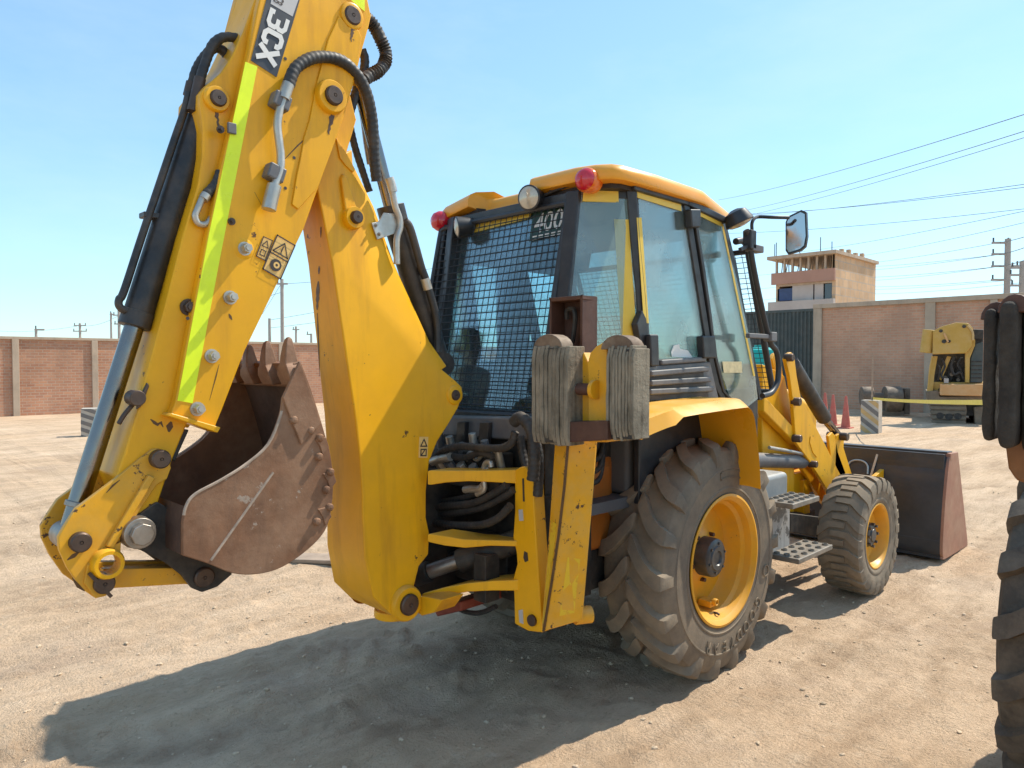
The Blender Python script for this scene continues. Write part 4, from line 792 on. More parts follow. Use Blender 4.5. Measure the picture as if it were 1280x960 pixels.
for a0,a1,r0,r1 in((66,100,.49,.535),):      # raised panel near the top of the sidewall
    b=MB()
    for ra,rb_,t0,t1 in((r0,r0+.006,a0,a1),(r1-.006,r1,a0,a1),(r0,r1,a0,a0+.9),(r0,r1,a1-.9,a1)):
        n_=max(1,int((t1-t0)/3)); b.loft([[(q*math.cos(R(lerp(t0,t1,k/n_))),y,q*math.sin(R(lerp(t0,t1,k/n_)))) for q,y in((ra,-.214),(ra,-.2235),(rb_,-.2235),(rb_,-.214))] for k in range(n_+1)])
    b.build('sidewall_panel','rubber',RW)
b=MB(); cc=V(.51*math.cos(R(-18)),-.221,.51*math.sin(R(-18))); b.lathe([(.030,0),(.030,.005),(.037,.005),(.037,0)],cc,(0,-1,0),20); b.build('sidewall_mark','rubber',RW)
FW=wheel('front',(2.185,-.905,.462),-1)
c=copy_tree(FW,BH); c.location=(2.185,.905,.462); c.scale=(1,-1,1)

# ---- fenders
fp=[(-1.10,1.552),(-1.0,1.574),(-.80,1.604),(-.55,1.618),(-.10,1.630),(-.02,1.622),(.04,1.585),(.08,1.52),(.115,1.40),(.145,1.25),(.165,1.10)]
fq=[tuple(q) for q in catmull([(x,0,z) for x,z in fp],3)]
for s in(1,-1):
    b=MB(); rings=[]
    for i,(x,_,z) in enumerate(fq):
        a=Vector(fq[max(i-1,0)]); c=Vector(fq[min(i+1,len(fq)-1)]); t=(c-a).normalized(); nn=V(-t.z,0,t.x)
        p=V(x,0,z); rear_=x<-.76; lip=.080 if rear_ else .050; yi=1.075 if rear_ else 1.03
        rings.append([p+V(0,-.70*s,0),p+V(0,-(yi-.02)*s,0)-nn*.001,p+V(0,-yi*s,0)-nn*.006,p+V(0,-1.088*s,0)-nn*lip,p+V(0,-1.078*s,0)-nn*lip,p+V(0,-(yi-.03)*s,0)-nn*.022,p+V(0,-.70*s,0)-nn*.012])
    b.loft(rings); fd=b.build('fender','yellow_cab',BH,ang=24)
    # inner wheel arch
    b=MB(); b.box((-1.05,min(-.50*s,-.44*s),.55),(.60,max(-.50*s,-.44*s),1.62)); b.box((-1.0,min(-.70*s,-.5*s),1.50),(.12,max(-.70*s,-.5*s),1.56)); b.build('wheel_arch','dark',BH,bevel=.01)
    b=MB(); b.loft([[(-.85,-.46*s,.75),(-.45,-.46*s,.75),(-.45,-.46*s,1.35),(-.85,-.46*s,1.35)],[(-.95,-.53*s,.80),(-.60,-.53*s,.80),(-.60,-.53*s,1.25),(-.95,-.53*s,1.25)]]); b.build('arch_guard','orangebody',BH,bevel=.02)
    for k in range(3): hose([(-1.0+.04*k,-.52*s,1.45),(-.9,-.55*s,1.33-.05*k),(-.7,-.53*s,1.30-.06*k),(-.6,-.5*s,1.42)],.016)
b=MB(); b.cyl((0,-.62,.668),(0,.62,.668),.11,n=20); b.box((-.22,-.2,.48),(.22,.2,.86)); b.build('rear_axle','dark',BH,bevel=.02)
b=MB(); b.box((-1.25,-.36,.62),(2.3,.36,.90)); b.build('chassis_beam','dark',BH,bevel=.01)

# ---- cab
pw=lambda a,b_,w_,h_,nm,m='cabblack',up=(0,0,1): MB().bar(a,b_,w_,h_,up=up).build(nm,m,BH,bevel=.010)
for s in(1,-1):
    yy=lambda q:(q[0],q[1]*s,q[2])
    rr=[(-0.910,-0.500,2.756),(-0.967,-0.500,2.357),(-1.042,-0.500,1.889),(-1.103,-0.500,1.555)]; b=MB(); 
    b.loft([[yy((x,y+.035,z)),yy((x+.02,y-.045,z)),yy((x+.10,y-.03,z)),yy((x+.08,y+.04,z))] for x,y,z in rr]); b.build('cab_pillar','cabblack',BH,bevel=.008)
    sr_=[(-0.658,-0.720,2.769),(-0.619,-0.720,2.499),(-0.565,-0.720,2.199),(-0.524,-0.720,1.892),(-0.500,-0.720,1.759)]; b=MB()
    b.loft([[yy((x-.035,y+.012,z)),yy((x+.02,y-.012,z)),yy((x+.055,y+.0,z)),yy((x+.03,y+.06,z))] for x,y,z in sr_]); b.build('cab_pillar','cabblack',BH,bevel=.008)
    gus=[(-0.579,-0.725,2.120),(-0.541,-0.725,2.077),(-0.517,-0.725,1.981),(-0.493,-0.725,1.866),(-0.569,-0.725,1.865),(-0.607,-0.725,1.979),(-0.630,-0.725,2.043)]
    if s==1: b=MB(); b.loft([[yy((x,y-.012,z)) for x,y,z in gus],[yy((x,y+.03,z)) for x,y,z in gus]]); b.build('pillar_cover','cabblack',BH,bevel=.006)
    bp_=[(-0.141,-0.735,2.769),(-0.030,-0.735,2.424),(0.076,-0.735,2.094),(0.155,-0.735,1.850),(0.225,-0.735,1.699),(0.316,-0.735,1.596)]; b=MB()
    b.loft([[yy((x-.028,y+.0,z)),yy((x+.03,y-.004,z)),yy((x+.03,y+.05,z)),yy((x-.028,y+.05,z))] for x,y,z in bp_]); b.build('cab_pillar','cabblack',BH,bevel=.006)
    dr=[(-0.070,-0.740,2.742),(0.044,-0.740,2.407),(0.133,-0.740,2.106),(0.184,-0.740,1.899),(0.307,-0.740,1.647),(0.389,-0.740,1.604)]; b=MB()
    b.loft([[yy((x-.018,y-.006,z)),yy((x+.012,y-.008,z)),yy((x+.012,y+.03,z)),yy((x-.018,y+.03,z))] for x,y,z in dr]); b.build('door_frame','cabblack',BH,bevel=.005)
    ap=[(0.304,-0.720,2.730),(0.431,-0.720,2.495),(0.575,-0.720,2.168),(0.714,-0.720,1.851),(0.835,-0.720,1.576)]; b=MB()
    b.loft([[yy((x-.02,y-.008,z)),yy((x+.05,y+.0,z)),yy((x+.06,y+.06,z)),yy((x-.0,y+.06,z))] for x,y,z in ap]); b.build('cab_pillar','cabblack',BH,bevel=.008)
    for q in([(-0.673,-0.725,2.779),(-0.134,-0.725,2.777)],[(-0.134,-0.725,2.777),(0.305,-0.725,2.729)]): b=MB(); b.bar(yy(q[0]),yy(q[1]),.05,.045); b.build('roof_rail','cabblack',BH,bevel=.008)
    # hinges
    for q in([(-0.172,2.724),(-0.058,2.740),(-0.057,2.632),(-0.154,2.619)],[(-0.030,1.993),(0.119,1.997),(0.150,1.859),(-0.010,1.859)]): b=MB(); b.ext(q,'y',-.735*s,-.785*s); b.build('door_hinge','cabblack',BH,bevel=.010)
    # panes
    def pane(name,pts,m_='glass' if s==1 else 'glassr',th=.006):
        b=MB(); P=[V(*yy(q)) for q in pts]; nn=(P[1]-P[0]).cross(P[2]-P[0]).normalized(); b.loft([[q+nn*th/2 for q in P],[q-nn*th/2 for q in P]]); return b.build(name,m_,BH)
    # quarter pane: corner panel between rear pillar and side pillar
    a0=(rr[0][0]+.03,rr[0][1]-.03,2.76); a1=(rr[3][0]+.05,rr[3][1]-.03,1.58); b0=(sr_[0][0]-.01,sr_[0][1]+.02,2.76); b1=(sr_[4][0]-.01,sr_[4][1]+.02,1.58)
    qp=pane('quarter_window',[a0,b0,b1,a1])
    A0_,B0_,A1_,B1_=[V(*q) for q in(a0,b0,a1,b1)]
    def onq(f,t,off=.006): 
        p=A0_.lerp(B0_,f).lerp(A1_.lerp(B1_,f),t); nn=(B0_-A0_).cross(A1_-A0_).normalized()
        if nn.x>0: nn=-nn
        return V(*yy(p+nn*off))
    def strip(f0,f1,t0,t1,nm='film_strip',tap=0):
        b=MB(); b.loft([[onq(f0,t0,o_),onq(f1,t0,o_),onq(f1,t1,o_),onq(f0+tap,t1,o_)] for o_ in(.004,.0055)]); b.build(nm,'film',qp)
    strip(.10,.80,-.0,.055); strip(.70,.97,.13,.72,tap=.06)
    sp_=pane('side_window',[(-0.610,-0.722,2.760),(-0.146,-0.722,2.752),(0.177,-0.722,1.870),(0.228,-0.722,1.709),(-0.503,-0.722,1.803),(-0.535,-0.722,1.892)])
    for q in([(-0.628,-0.730,2.777),(-0.193,-0.730,2.776),(-0.184,-0.730,2.717),(-0.621,-0.730,2.726)],[(-0.627,-0.730,2.618),(-0.583,-0.730,2.624),(-0.509,-0.730,2.052),(-0.555,-0.730,2.050)]): b=MB(); b.loft([[yy((x,y,z)) for x,y,z in q],[yy((x,y+.002,z)) for x,y,z in q]]); b.build('film_strip','film',sp_)
    dp_=pane('door_window',[(-0.041,-0.728,2.743),(0.270,-0.728,2.719),(0.492,-0.728,2.345),(0.697,-0.728,1.905),(0.784,-0.728,1.589),(0.594,-0.728,1.522),(0.401,-0.728,1.603),(0.205,-0.728,1.900)])
    for q in([(-0.037,-0.736,2.761),(0.266,-0.736,2.727),(0.266,-0.736,2.687),(-0.027,-0.736,2.720)],[(0.266,-0.736,2.702),(0.286,-0.736,2.705),(0.730,-0.736,1.743),(0.707,-0.736,1.743)]): b=MB(); b.loft([[yy((x,y,z)) for x,y,z in q],[yy((x,y+.002,z)) for x,y,z in q]]); b.build('film_strip','film',dp_)
    if s==1:
        q=[(0.287,-0.738,1.840),(0.536,-0.738,1.840),(0.548,-0.738,1.767),(0.308,-0.738,1.769)]; b=MB(); b.loft([[yy((x,y,z)) for x,y,z in q],[yy((x,y+.002,z)) for x,y,z in q]]); b.build('door_sticker','palefilm',dp_)
        q=[(-0.284,-0.730,1.895),(-0.259,-0.730,1.932),(-0.200,-0.730,1.942),(-0.191,-0.730,1.914),(-0.104,-0.730,1.906),(-0.050,-0.730,1.863),(-0.275,-0.730,1.867)]; b=MB(); b.loft([[yy((x,y,z)) for x,y,z in q],[yy((x,y+.002,z)) for x,y,z in q]]); b.build('torn_sticker','white',sp_)
    # grab handle by the pillar
    if s==1: b=MB(); q=[(-0.560,1.988),(-0.476,1.990),(-0.466,1.812),(-0.544,1.812)]; b.ext(q,'y',-.735*s,-.775*s); b.build('grab_handle','cabblack',BH,bevel=.010)
    # air grille
    q=[(-0.588,1.813),(0.112,1.840),(0.151,1.751),(0.222,1.605),(-0.587,1.629)]; b=MB(); b.ext(q,'y',-.755*s,-.60*s); gr=b.build('air_grille','plastic',BH,bevel=.010)
    for k,(l,r_) in enumerate(zip([(-0.557,1.773),(-0.557,1.721),(-0.564,1.673)],[(0.048,1.796),(0.077,1.732),(0.106,1.673)])):
        b=MB(); b.bar((l[0],-.770*s,l[1]),(r_[0],-.770*s,r_[1]),.034,.032); b.build('louvre','plastic',gr,bevel=.009,seg=3)
        b=MB(); b.bar((l[0]+.02,-.7565*s,l[1]-.035),(r_[0]-.02,-.7565*s,r_[1]-.035),.003,.030); b.build('louvre_gap','ink',gr)
    l,r_=[(-0.435,1.834),(0.044,1.854)]; b=MB(); b.bar((l[0],-.745*s,l[1]),(r_[0],-.745*s,r_[1]),.05,.03); b.build('grille_top','plastic',gr,bevel=.010)
    b=MB(); b.box((-.55,min(-.70*s,-.66*s),1.0),(.85,max(-.70*s,-.66*s),1.66)); b.build('cab_side','cabblack',BH,bevel=.01)
# roof
ro=[(-.86,-.742),(-.895,-.66),(-.905,-.52),(-.885,-.17),(-.77,-.14),(-.75,0),(-.75,.29),(-.78,.33),(-.885,.36),(-.87,.62),(-.80,.80),(-.5,.815),(0,.80),(.60,.66),(.69,.45),(.69,-.45),(.60,-.645),(0,-.772),(-.5,-.79),(-.80,-.775)]
def rz(x,y,z): return z-.10*max(0,x-.05)-.16*max(0,abs(y)-.38)*(1 if y>0 else .35)-(.03 if x<-.70 and -.16<y<.34 else 0)
b=MB(); rings=[]
for z,k in((2.800,.965),(2.805,.995),(2.815,1.0),(2.850,.998),(2.880,.982),(2.897,.94),(2.910,.80)):
    rings.append([(-.1+(x+.1)*k,y*k,rz(x,y,z)) for x,y in ro])
b.loft(rings); roof=b.build('cab_roof','yellow_roof',BH,ang=50)
b=MB(); b.ext([(-.1+(x+.1)*.93,y*.93) for x,y in ro],'z',2.755,2.799); b.build('roof_lining','roofunder',BH)
b=MB(); b.bar((-.86,-.50,2.735),(-.85,.60,2.735),.04,.05); b.bar((-.86,-.52,2.74),(-.62,-.72,2.74),.04,.05); b.bar((-.84,.60,2.74),(-.62,.72,2.74),.04,.05); b.build('rear_header','cabblack',BH,bevel=.008)
def lamp(c,n_,r,L_,face,name,body='cabblack',bm=None):
    c=V(*c); n_=V(*n_).normalized(); b=MB(); b.lathe([(r*.3,-L_),(r*.8,-L_*.8),(r,-L_*.25),(r*1.05,0),(r*.92,.004)],c,n_,24)
    o=b.build(name,body,BH); b=MB(); b.lathe([(r*.93,.002),(r*.7,r*.16),(r*.3,r*.24),(.001,r*.26)],c,n_,24); b.build('lamp_lens',face,o); return o
lamp([(-0.950,-0.229,2.754)][0],(-1,-.25,-.12),.068,.12,'lampglass','work_lamp'); lamp([(-0.950,0.389,2.672)][0],(-1,.55,-.15),.062,.12,'lampglass','work_lamp')
lamp([(0.305,-0.840,2.698)][0],(.3,-.35,-1),.085,.09,'lampglass','work_lamp')
# tail lamps on the roof corners: red rear part, orange collar
for (c,m2) in(([(-0.930,-0.616,2.791)][0],1),([(-0.900,0.647,2.753)][0],0)):
    c=V(*c); d0=V(-1,-.18 if m2 else .2,0).normalized(); b=MB(); b.lathe([(.001,.034),(.03,.031),(.05,.018),(.057,0)],c,d0,24); o=b.build('tail_lamp','red',BH)
    b=MB(); b.lathe([(.0575,.001),(.064,-.01),(.066,-.04),(.060,-.09),(.03,-.11)],c,d0,24); b.build('indicator_lens','orange' if m2 else 'red',o); b=MB(); b.lathe([(.035,-.09),(.040,-.11),(.035,-.15),(.001,-.155)],c,d0,20); b.build('lamp_base','cabblack',o)
hose([(-0.860,-0.322,2.785),(-0.860,-0.274,2.824),(-0.860,-0.249,2.797),(-0.860,-0.212,2.776),(-0.860,-0.168,2.810)],.006); hose([(-0.860,-0.187,2.762),(-0.860,-0.322,2.785),(-0.860,-0.452,2.798),(-0.860,-0.508,2.797)],.008); hose([(-0.860,0.275,2.722),(-0.860,0.097,2.731),(-0.860,-0.072,2.752)],.006)
# rear window, guard frame and mesh
b=MB(); b.loft([[(-.845,-.47,2.72),(-.845,.60,2.72),(-1.05,.60,1.55),(-1.05,-.47,1.55)],[(-.839,-.47,2.72),(-.839,.60,2.72),(-1.044,.60,1.55),(-1.044,-.47,1.55)]]); rw=b.build('rear_window','glassr',BH)
for q in(((-.85,.605,2.72),(-1.055,.605,1.55)),): b=MB(); b.bar(q[0],q[1],.05,.07); b.build('window_frame','cabblack',BH,bevel=.006)
b=MB(); b.bar((-1.055,-.47,1.54),(-1.055,.60,1.54),.05,.06); b.build('window_frame','cabblack',BH,bevel=.006)
def onrear(y,z,off=0): return V(-.845-(2.72-z)*(.205/1.17)-off,y,z)
q=[(-0.850,0.413,2.698),(-0.850,-0.152,2.714),(-0.850,-0.152,2.664),(-0.850,0.406,2.637)]; b=MB(); b.loft([[onrear(y,z,.004) for x,y,z in q],[onrear(y,z,.006) for x,y,z in q]]); b.build('film_strip','film',rw)
q=[(-0.860,-0.175,2.705),(-0.860,-0.457,2.719),(-0.860,-0.441,2.548),(-0.860,-0.169,2.523)]; b=MB(); b.loft([[onrear(y,z,.004) for x,y,z in q],[onrear(y,z,.006) for x,y,z in q]]); gp_=b.build('number_sticker','greenfilm',rw)
q=[onrear(y,z,.0085) for x,y,z in [(-0.860,-0.200,2.683),(-0.860,-0.458,2.693),(-0.860,-0.446,2.577),(-0.860,-0.200,2.569)]]
f=quadmap(q,0)
text_mesh('400',lambda x,y,z:tuple(f(x/1.75,1-y/.75)),'sticker_number','white',gp_,bold=.015)
b=MB()
for r_ in(0,1):
    for k in range(5): 
        A=f(-.03+.19*k,1.15+.14*r_); Bv=f(-.03+.19*k+.15,1.15+.14*r_); C_=f(-.03+.19*k+.15,1.22+.14*r_); D=f(-.03+.19*k,1.22+.14*r_); b.add([A,Bv,C_,D],[(0,1,2,3)])
b.build('sticker_small_print','white',gp_,smooth=False)
def og(y,z): return V(-.885-(2.70-z)*(.245/1.15),y,z)
y0,y1,z0,z1=-.46,.62,1.55,2.70
fr=[og(y1-.05,z1),og(y0+.05,z1),og(y0+.012,z1-.015),og(y0,z1-.06),og(y0,2.1),og(y0,z0+.05),og(y0+.05,z0),og(y1-.05,z0),og(y1,z0+.05),og(y1,2.1),og(y1,z1-.06),og(y1-.012,z1-.015),og(y1-.05,z1)]
b=MB(); b.tube(fr,.017,8,res=3); gd=b.build('window_guard','cabblack',BH)
def meshwire(P,ny,nz,par,r=.0032):
    b=MB()
    for i in range(1,ny): b.tube([P(i/ny,0),P(i/ny,1)],r,4,smooth=False,cap=False)
    for k in range(1,nz): b.tube([P(0,k/nz)+V(-.005,0,0),P(1,k/nz)+V(-.005,0,0)],r,4,smooth=False,cap=False)
    o=b.build('wire_mesh','meshwire',par); o['kind']='stuff'; return o
meshwire(lambda s,t:og(lerp(y0,y1,s),lerp(z0,z1,t)),23,26,gd)
# windscreen and front guard
def ows(y,z,off=0): return V(.33+(2.72-z)*(.52/1.17)+off,y,z)
b=MB(); b.loft([[ows(-.68,2.70),ows(.68,2.70),ows(.68,1.45),ows(-.68,1.45)],[ows(-.68,2.70,.006),ows(.68,2.70,.006),ows(.68,1.45,.006),ows(-.68,1.45,.006)]]); b.build('windscreen','glassr',BH)
t1=[(0.320,-0.740,2.613),(0.402,-0.740,2.628),(0.454,-0.740,2.614),(0.486,-0.740,2.566),(0.611,-0.740,2.248),(0.753,-0.740,1.905),(0.864,-0.740,1.631)]
t1=[(x+.12,y,z) for x,y,z in t1]
for s in(1,-1):
    b=MB(); b.tube([(x,y*s,z) for x,y,z in t1],.022,10); b.build('guard_tube','cabblack',BH)
tp_=[V(*t1[3]),V(*t1[6])]
def ofg(s,t): 
    p=tp_[1].lerp(tp_[0],t); return V(p.x,lerp(-.74,.74,s),p.z)
gf=meshwire(ofg,30,28,BH,.0024)
gf.name='front_wire_mesh'
b=MB(); b.tube([ofg(0,1),ofg(1,1)],.018,8); b.tube([ofg(0,0),ofg(1,0)],.018,8); b.tube([ofg(.33,0),ofg(.33,1)],.012,8); b.tube([ofg(.66,0),ofg(.66,1)],.012,8); b.build('guard_crossbar','cabblack',BH)
b=MB(); b.bar((.33,-.7,2.715),(.33,.7,2.715),.06,.07); b.build('front_header','cabblack',BH,bevel=.008)
t2=[(0.465,-0.800,2.695),(0.519,-0.800,2.625),(0.555,-0.800,2.474),(0.659,-0.800,2.247),(0.778,-0.800,2.066),(0.876,-0.800,1.928),(0.938,-0.800,1.863),(0.940,-0.800,1.752),(0.917,-0.800,1.687),(0.835,-0.800,1.628),(0.707,-0.800,1.611)]
t2=[(x+.20,y-.02,z) for x,y,z in t2]; 
t2=[(0.311,-0.880,2.649),(0.353,-0.880,2.595),(0.387,-0.880,2.475),(0.498,-0.880,2.232),(0.637,-0.880,1.981),(0.730,-0.880,1.914),(0.767,-0.880,1.840),(0.769,-0.880,1.755),(0.747,-0.880,1.692),(0.668,-0.880,1.636),(0.544,-0.880,1.619)]
b=MB(); b.tube(t2,.019,10); mm=b.build('mirror_post','cabblack',BH)
b=MB(); b.box(V(*t2[1])-V(.035,.03,.06),V(*t2[1])+V(.035,.03,.06)); b.build('post_clamp','cabblack',mm,bevel=.008)
b=MB(); q=V(*[(0.417,-0.880,2.548)][0]); b.box(q-V(.07,.03,.022),q+V(.07,.03,.022)); b.build('post_clamp','plastic',mm,bevel=.006)
b=MB(); q=V(*[(0.637,-0.880,2.002)][0]); b.bar(q-V(.30,0,0),q+V(.06,0,0),.03,.03); b.box(q-V(.03,.03,.03),q+V(.05,.03,.03)); b.build('post_clamp','plastic',mm,bevel=.006)
b=MB(); q=V(*[(0.232,-0.880,2.523)][0]); b.bar(q,V(*[(0.364,-0.880,2.567)][0]),.02,.02); b.build('post_bracket','cabblack',mm)
am=[(0.383,-0.880,2.659),(0.382,-0.880,2.703),(0.413,-0.880,2.737),(0.477,-0.880,2.756)]+[(0.466,-0.970,2.739)]+[(0.570,-1.030,2.743)]
b=MB(); b.tube(am,.011,8); b.build('mirror_arm','cabblack',mm)
# mirror head: faces rearwards
mc=[V(*q) for q in [(0.493,-1.050,2.729),(0.525,-1.050,2.764),(0.698,-1.050,2.794),(0.758,-1.050,2.777),(0.775,-1.050,2.625),(0.752,-1.050,2.561),(0.693,-1.050,2.539),(0.532,-1.050,2.522),(0.497,-1.050,2.548)]]
cq=sum(mc,V(0,0,0))/len(mc); ux=V(.10,-1,0).normalized(); fw=V(1,.10,0).normalized()
pl_=[]
for q in mc:
    d=q-cq; pl_.append((d.x*1.0,d.z))
wd_=max(a for a,_ in pl_)-min(a for a,_ in pl_)
sc2=.135/wd_
b=MB(); rg=[]
for o_,k in((0,.93),(-.0,1.0),(.03,1.),(.055,.7)): rg.append([cq+ux*(a*sc2*k)+V(0,0,c*k)+fw*o_ for a,c in pl_])
b.loft(rg); mh=b.build('wing_mirror','cabblack',mm,ang=50)
b=MB(); b.add([cq+ux*(a*sc2*.88)+V(0,0,c*.90)-fw*.004 for a,c in pl_],[tuple(range(len(pl_)))]); b.build('mirror_glass','mirror',mh,smooth=False)
# interior
b=MB(); b.loft([[(-.30,.66,1.5),(-.30,.70,1.5),(.0,.70,1.5),(.0,.66,1.5)],[(-.34,.66,2.75),(-.34,.70,2.75),(-.04,.70,2.75),(-.04,.66,2.75)]]); b.build('door_pillar_panel','liner',BH)
b=MB(); b.box((-.85,.30,2.50),(.25,.70,2.755)); b.box((-.60,-.62,2.62),(.25,.30,2.755)); b.build('overhead_console','liner',BH,bevel=.03)
b=MB(); b.box((-1.0,-.64,1.02),(.85,.64,1.08)); b.build('cab_floor','liner',BH)
b=MB(); b.box((-.45,-.24,1.42),(.05,.24,1.54)); st_=b.build('seat','seat',BH,bevel=.04,seg=3)
b=MB(); b.loft([[(-.42,-.23,1.54),(-.42,.23,1.54),(-.28,.23,1.54),(-.28,-.23,1.54)],[(-.50,-.24,1.74),(-.50,.24,1.74),(-.40,.24,1.74),(-.40,-.24,1.74)],[(-.53,-.17,1.84),(-.53,.17,1.84),(-.46,.17,1.84),(-.46,-.17,1.84)]]); b.build('seat_back','seat',st_,bevel=.03,seg=3)
b=MB(); b.box((-.30,-.16,1.08),(-.05,.16,1.42)); b.build('seat_base','liner',st_)
b=MB(); b.loft([[(.62,-.30,1.08),(.62,.30,1.08),(.95,.30,1.08),(.95,-.30,1.08)],[(.66,-.26,1.62),(.66,.26,1.62),(.82,.26,1.55),(.82,-.26,1.55)]]); b.cyl((.66,0,1.5),(.50,0,1.78),.03,n=12); b.build('dashboard','liner',BH,bevel=.02)
b=MB(); ring=[V(.48,0,1.80)+V(.09*math.sin(a_)*1.4,.17*math.cos(a_),.14*math.sin(a_)) for a_ in [2*math.pi*k/24 for k in range(25)]]; b.tube(ring,.014,8,smooth=False); b.build('steering_wheel','cabblack',BH)
b=MB(); b.box((-.55,-.62,1.08),(.2,-.36,1.60)); b.build('side_console','liner',BH,bevel=.03)
b=MB(); b.box((-.55,.36,1.08),(.2,.62,1.60)); b.build('side_console','liner',BH,bevel=.03)
for s in(1,-1): b=MB(); b.tube([(-.55,.15*s,1.50),(-.72,.16*s,1.75),(-.74,.16*s,1.88)],.014,8); b.cyl((-.74,.16*s,1.86),(-.745,.16*s,1.93),.024,n=12); b.build('lever','cabblack',BH)
# ---- bonnet, tower, loader arms
b=MB(); b.loft([[(.95,-.42,1.0),(.95,.42,1.0),(.95,.42,1.70),(.95,.30,1.78),(.95,-.30,1.78),(.95,-.42,1.70)],[(1.9,-.41,.98),(1.9,.41,.98),(1.9,.41,1.62),(1.9,.28,1.70),(1.9,-.28,1.70),(1.9,-.41,1.62)],[(2.62,-.38,.98),(2.62,.38,.98),(2.62,.38,1.42),(2.62,.26,1.50),(2.62,-.26,1.50),(2.62,-.38,1.42)]]); b.build('bonnet','yellow',BH,bevel=.03,seg=3)
for s in(1,-1):
    b=MB(); b.ext([(1.273,1.823),(1.484,1.780),(1.651,1.728),(1.834,1.338),(1.852,0.621),(1.297,0.702)],'y',-.52*s,-.43*s); b.build('loader_tower','yellow',BH,bevel=.01)
    beam=[(1.137,1.595),(1.678,1.314),(1.710,1.185),(1.139,1.478)]; b=MB(); b.ext(beam,'y',-.60*s,-.53*s); b.build('loader_arm_beam','yellow',BH,bevel=.01)
    arm=[(1.445,1.860),(1.485,1.902),(1.540,1.915),(1.596,1.891),(1.643,1.730),(1.735,1.533),(1.934,1.377),(2.209,1.148),(2.469,0.920),(2.727,0.708),(2.961,0.474),(2.699,0.441),(2.410,0.637),(2.104,0.885),(1.882,1.052),(1.642,1.212),(1.577,1.545),(1.517,1.731)]
    for ya,yb in((-.62,-.59),(-.51,-.48)):
        b=MB(); b.ext(arm,'y',ya*s,yb*s); a1_=b.build('loader_arm','yellow',BH,bevel=.006)
    for c,r_ in zip([(1.475,1.872),(1.609,1.533),(1.631,1.246),(1.934,1.017)],(.030,.033,.030,.028)): pinobj(BH,c,r_,-.60*s,-.665*s,name='arm_pin')
    wl=[(1.897,1.246),(1.975,1.202),(2.057,1.097),(2.026,1.060),(1.947,1.107),(1.883,1.196)]; b=MB(); b.ext(wl,'y',-.619*s,-.626*s); b.build('arm_recess','yellow',BH,bevel=.003)
    b=MB(); q0=[(1.702,1.817)][0]; q1=[(2.335,1.360)][0]; q2=[(2.652,1.187)][0]
    b.cyl((q0[0],-.555*s,q0[1]),(q1[0],-.555*s,q1[1]),.060,n=20); tr_=b.build('tipping_ram','black',BH,bevel=.004)
    b=MB(); b.cyl((q1[0],-.555*s,q1[1]),(q2[0],-.555*s,q2[1]),.034,n=18); b.build('rod','chrome',tr_)
    b=MB(); b.tube([(q0[0]+.05,-.56*s,q0[1]+.05),(lerp(q0[0],q1[0],.5),-.56*s,lerp(q0[1],q1[1],.5)+.085),(q1[0]-.02,-.56*s,q1[1]+.08),(q1[0]+.02,-.56*s,q1[1]+.03)],.014,8); b.build('ram_pipe','black',tr_)
    b=MB(); l0_=[(1.230,1.121)][0]; l1_=[(1.915,1.032)][0]; b.cyl((l0_[0]-.3,-.555*s,l0_[1]+.02),(l1_[0],-.555*s,l1_[1]),.055,n=20); lr=b.build('lift_ram','plastic',BH,bevel=.004)
    b=MB(); b.tube([(l0_[0],-.60*s,l0_[1]+.085),(l1_[0]-.1,-.60*s,l1_[1]+.075),(l1_[0]-.04,-.58*s,l1_[1]+.05)],.013,8); b.build('ram_pipe','zinc',lr)
    for pts in([(2.290,1.216),(2.373,1.244),(2.443,1.205),(2.500,1.063),(2.685,0.855),(2.524,0.845),(2.364,1.006)],[(2.461,1.208),(2.566,1.228),(2.640,1.195),(2.625,1.092),(2.840,0.816),(2.421,0.836),(2.449,1.038)]):
        b=MB(); b.ext(pts,'y',-.61*s if pts[0][0]<2.6 else -.66*s,-.585*s if pts[0][0]<2.6 else -.635*s); b.build('shovel_link','yellow',BH,bevel=.005)
    c=[(2.549,1.195)][0]; pinobj(BH,c,.035,-.50*s,-.675*s,name='link_pin')
b=MB(); b.cyl((2.60,-.6,.95),(2.60,.6,.95),.07,n=18); b.box((1.9,-.47,.72),(2.62,.47,.92)); b.build('loader_crosstube','yellow',BH,bevel=.01)
for s in(1,-1):
    b=MB(); b.ext([(2.073,0.855),(2.167,0.857),(2.208,0.553),(2.081,0.571)],'y',-.50*s,-.40*s); b.build('axle_bracket','yellow',BH,bevel=.006)
    b=MB(); b.ext([(1.557,0.672),(2.146,0.553),(2.151,0.378),(1.561,0.522)],'y',-.62*s,-.40*s); b.build('axle_beam','dark',BH,bevel=.008)
b=MB(); b.cyl((2.185,-.75,.462),(2.185,.75,.462),.075,n=18); b.box((2.05,-.5,.40),(2.32,.5,.58)); b.build('front_axle','dark',BH,bevel=.015)
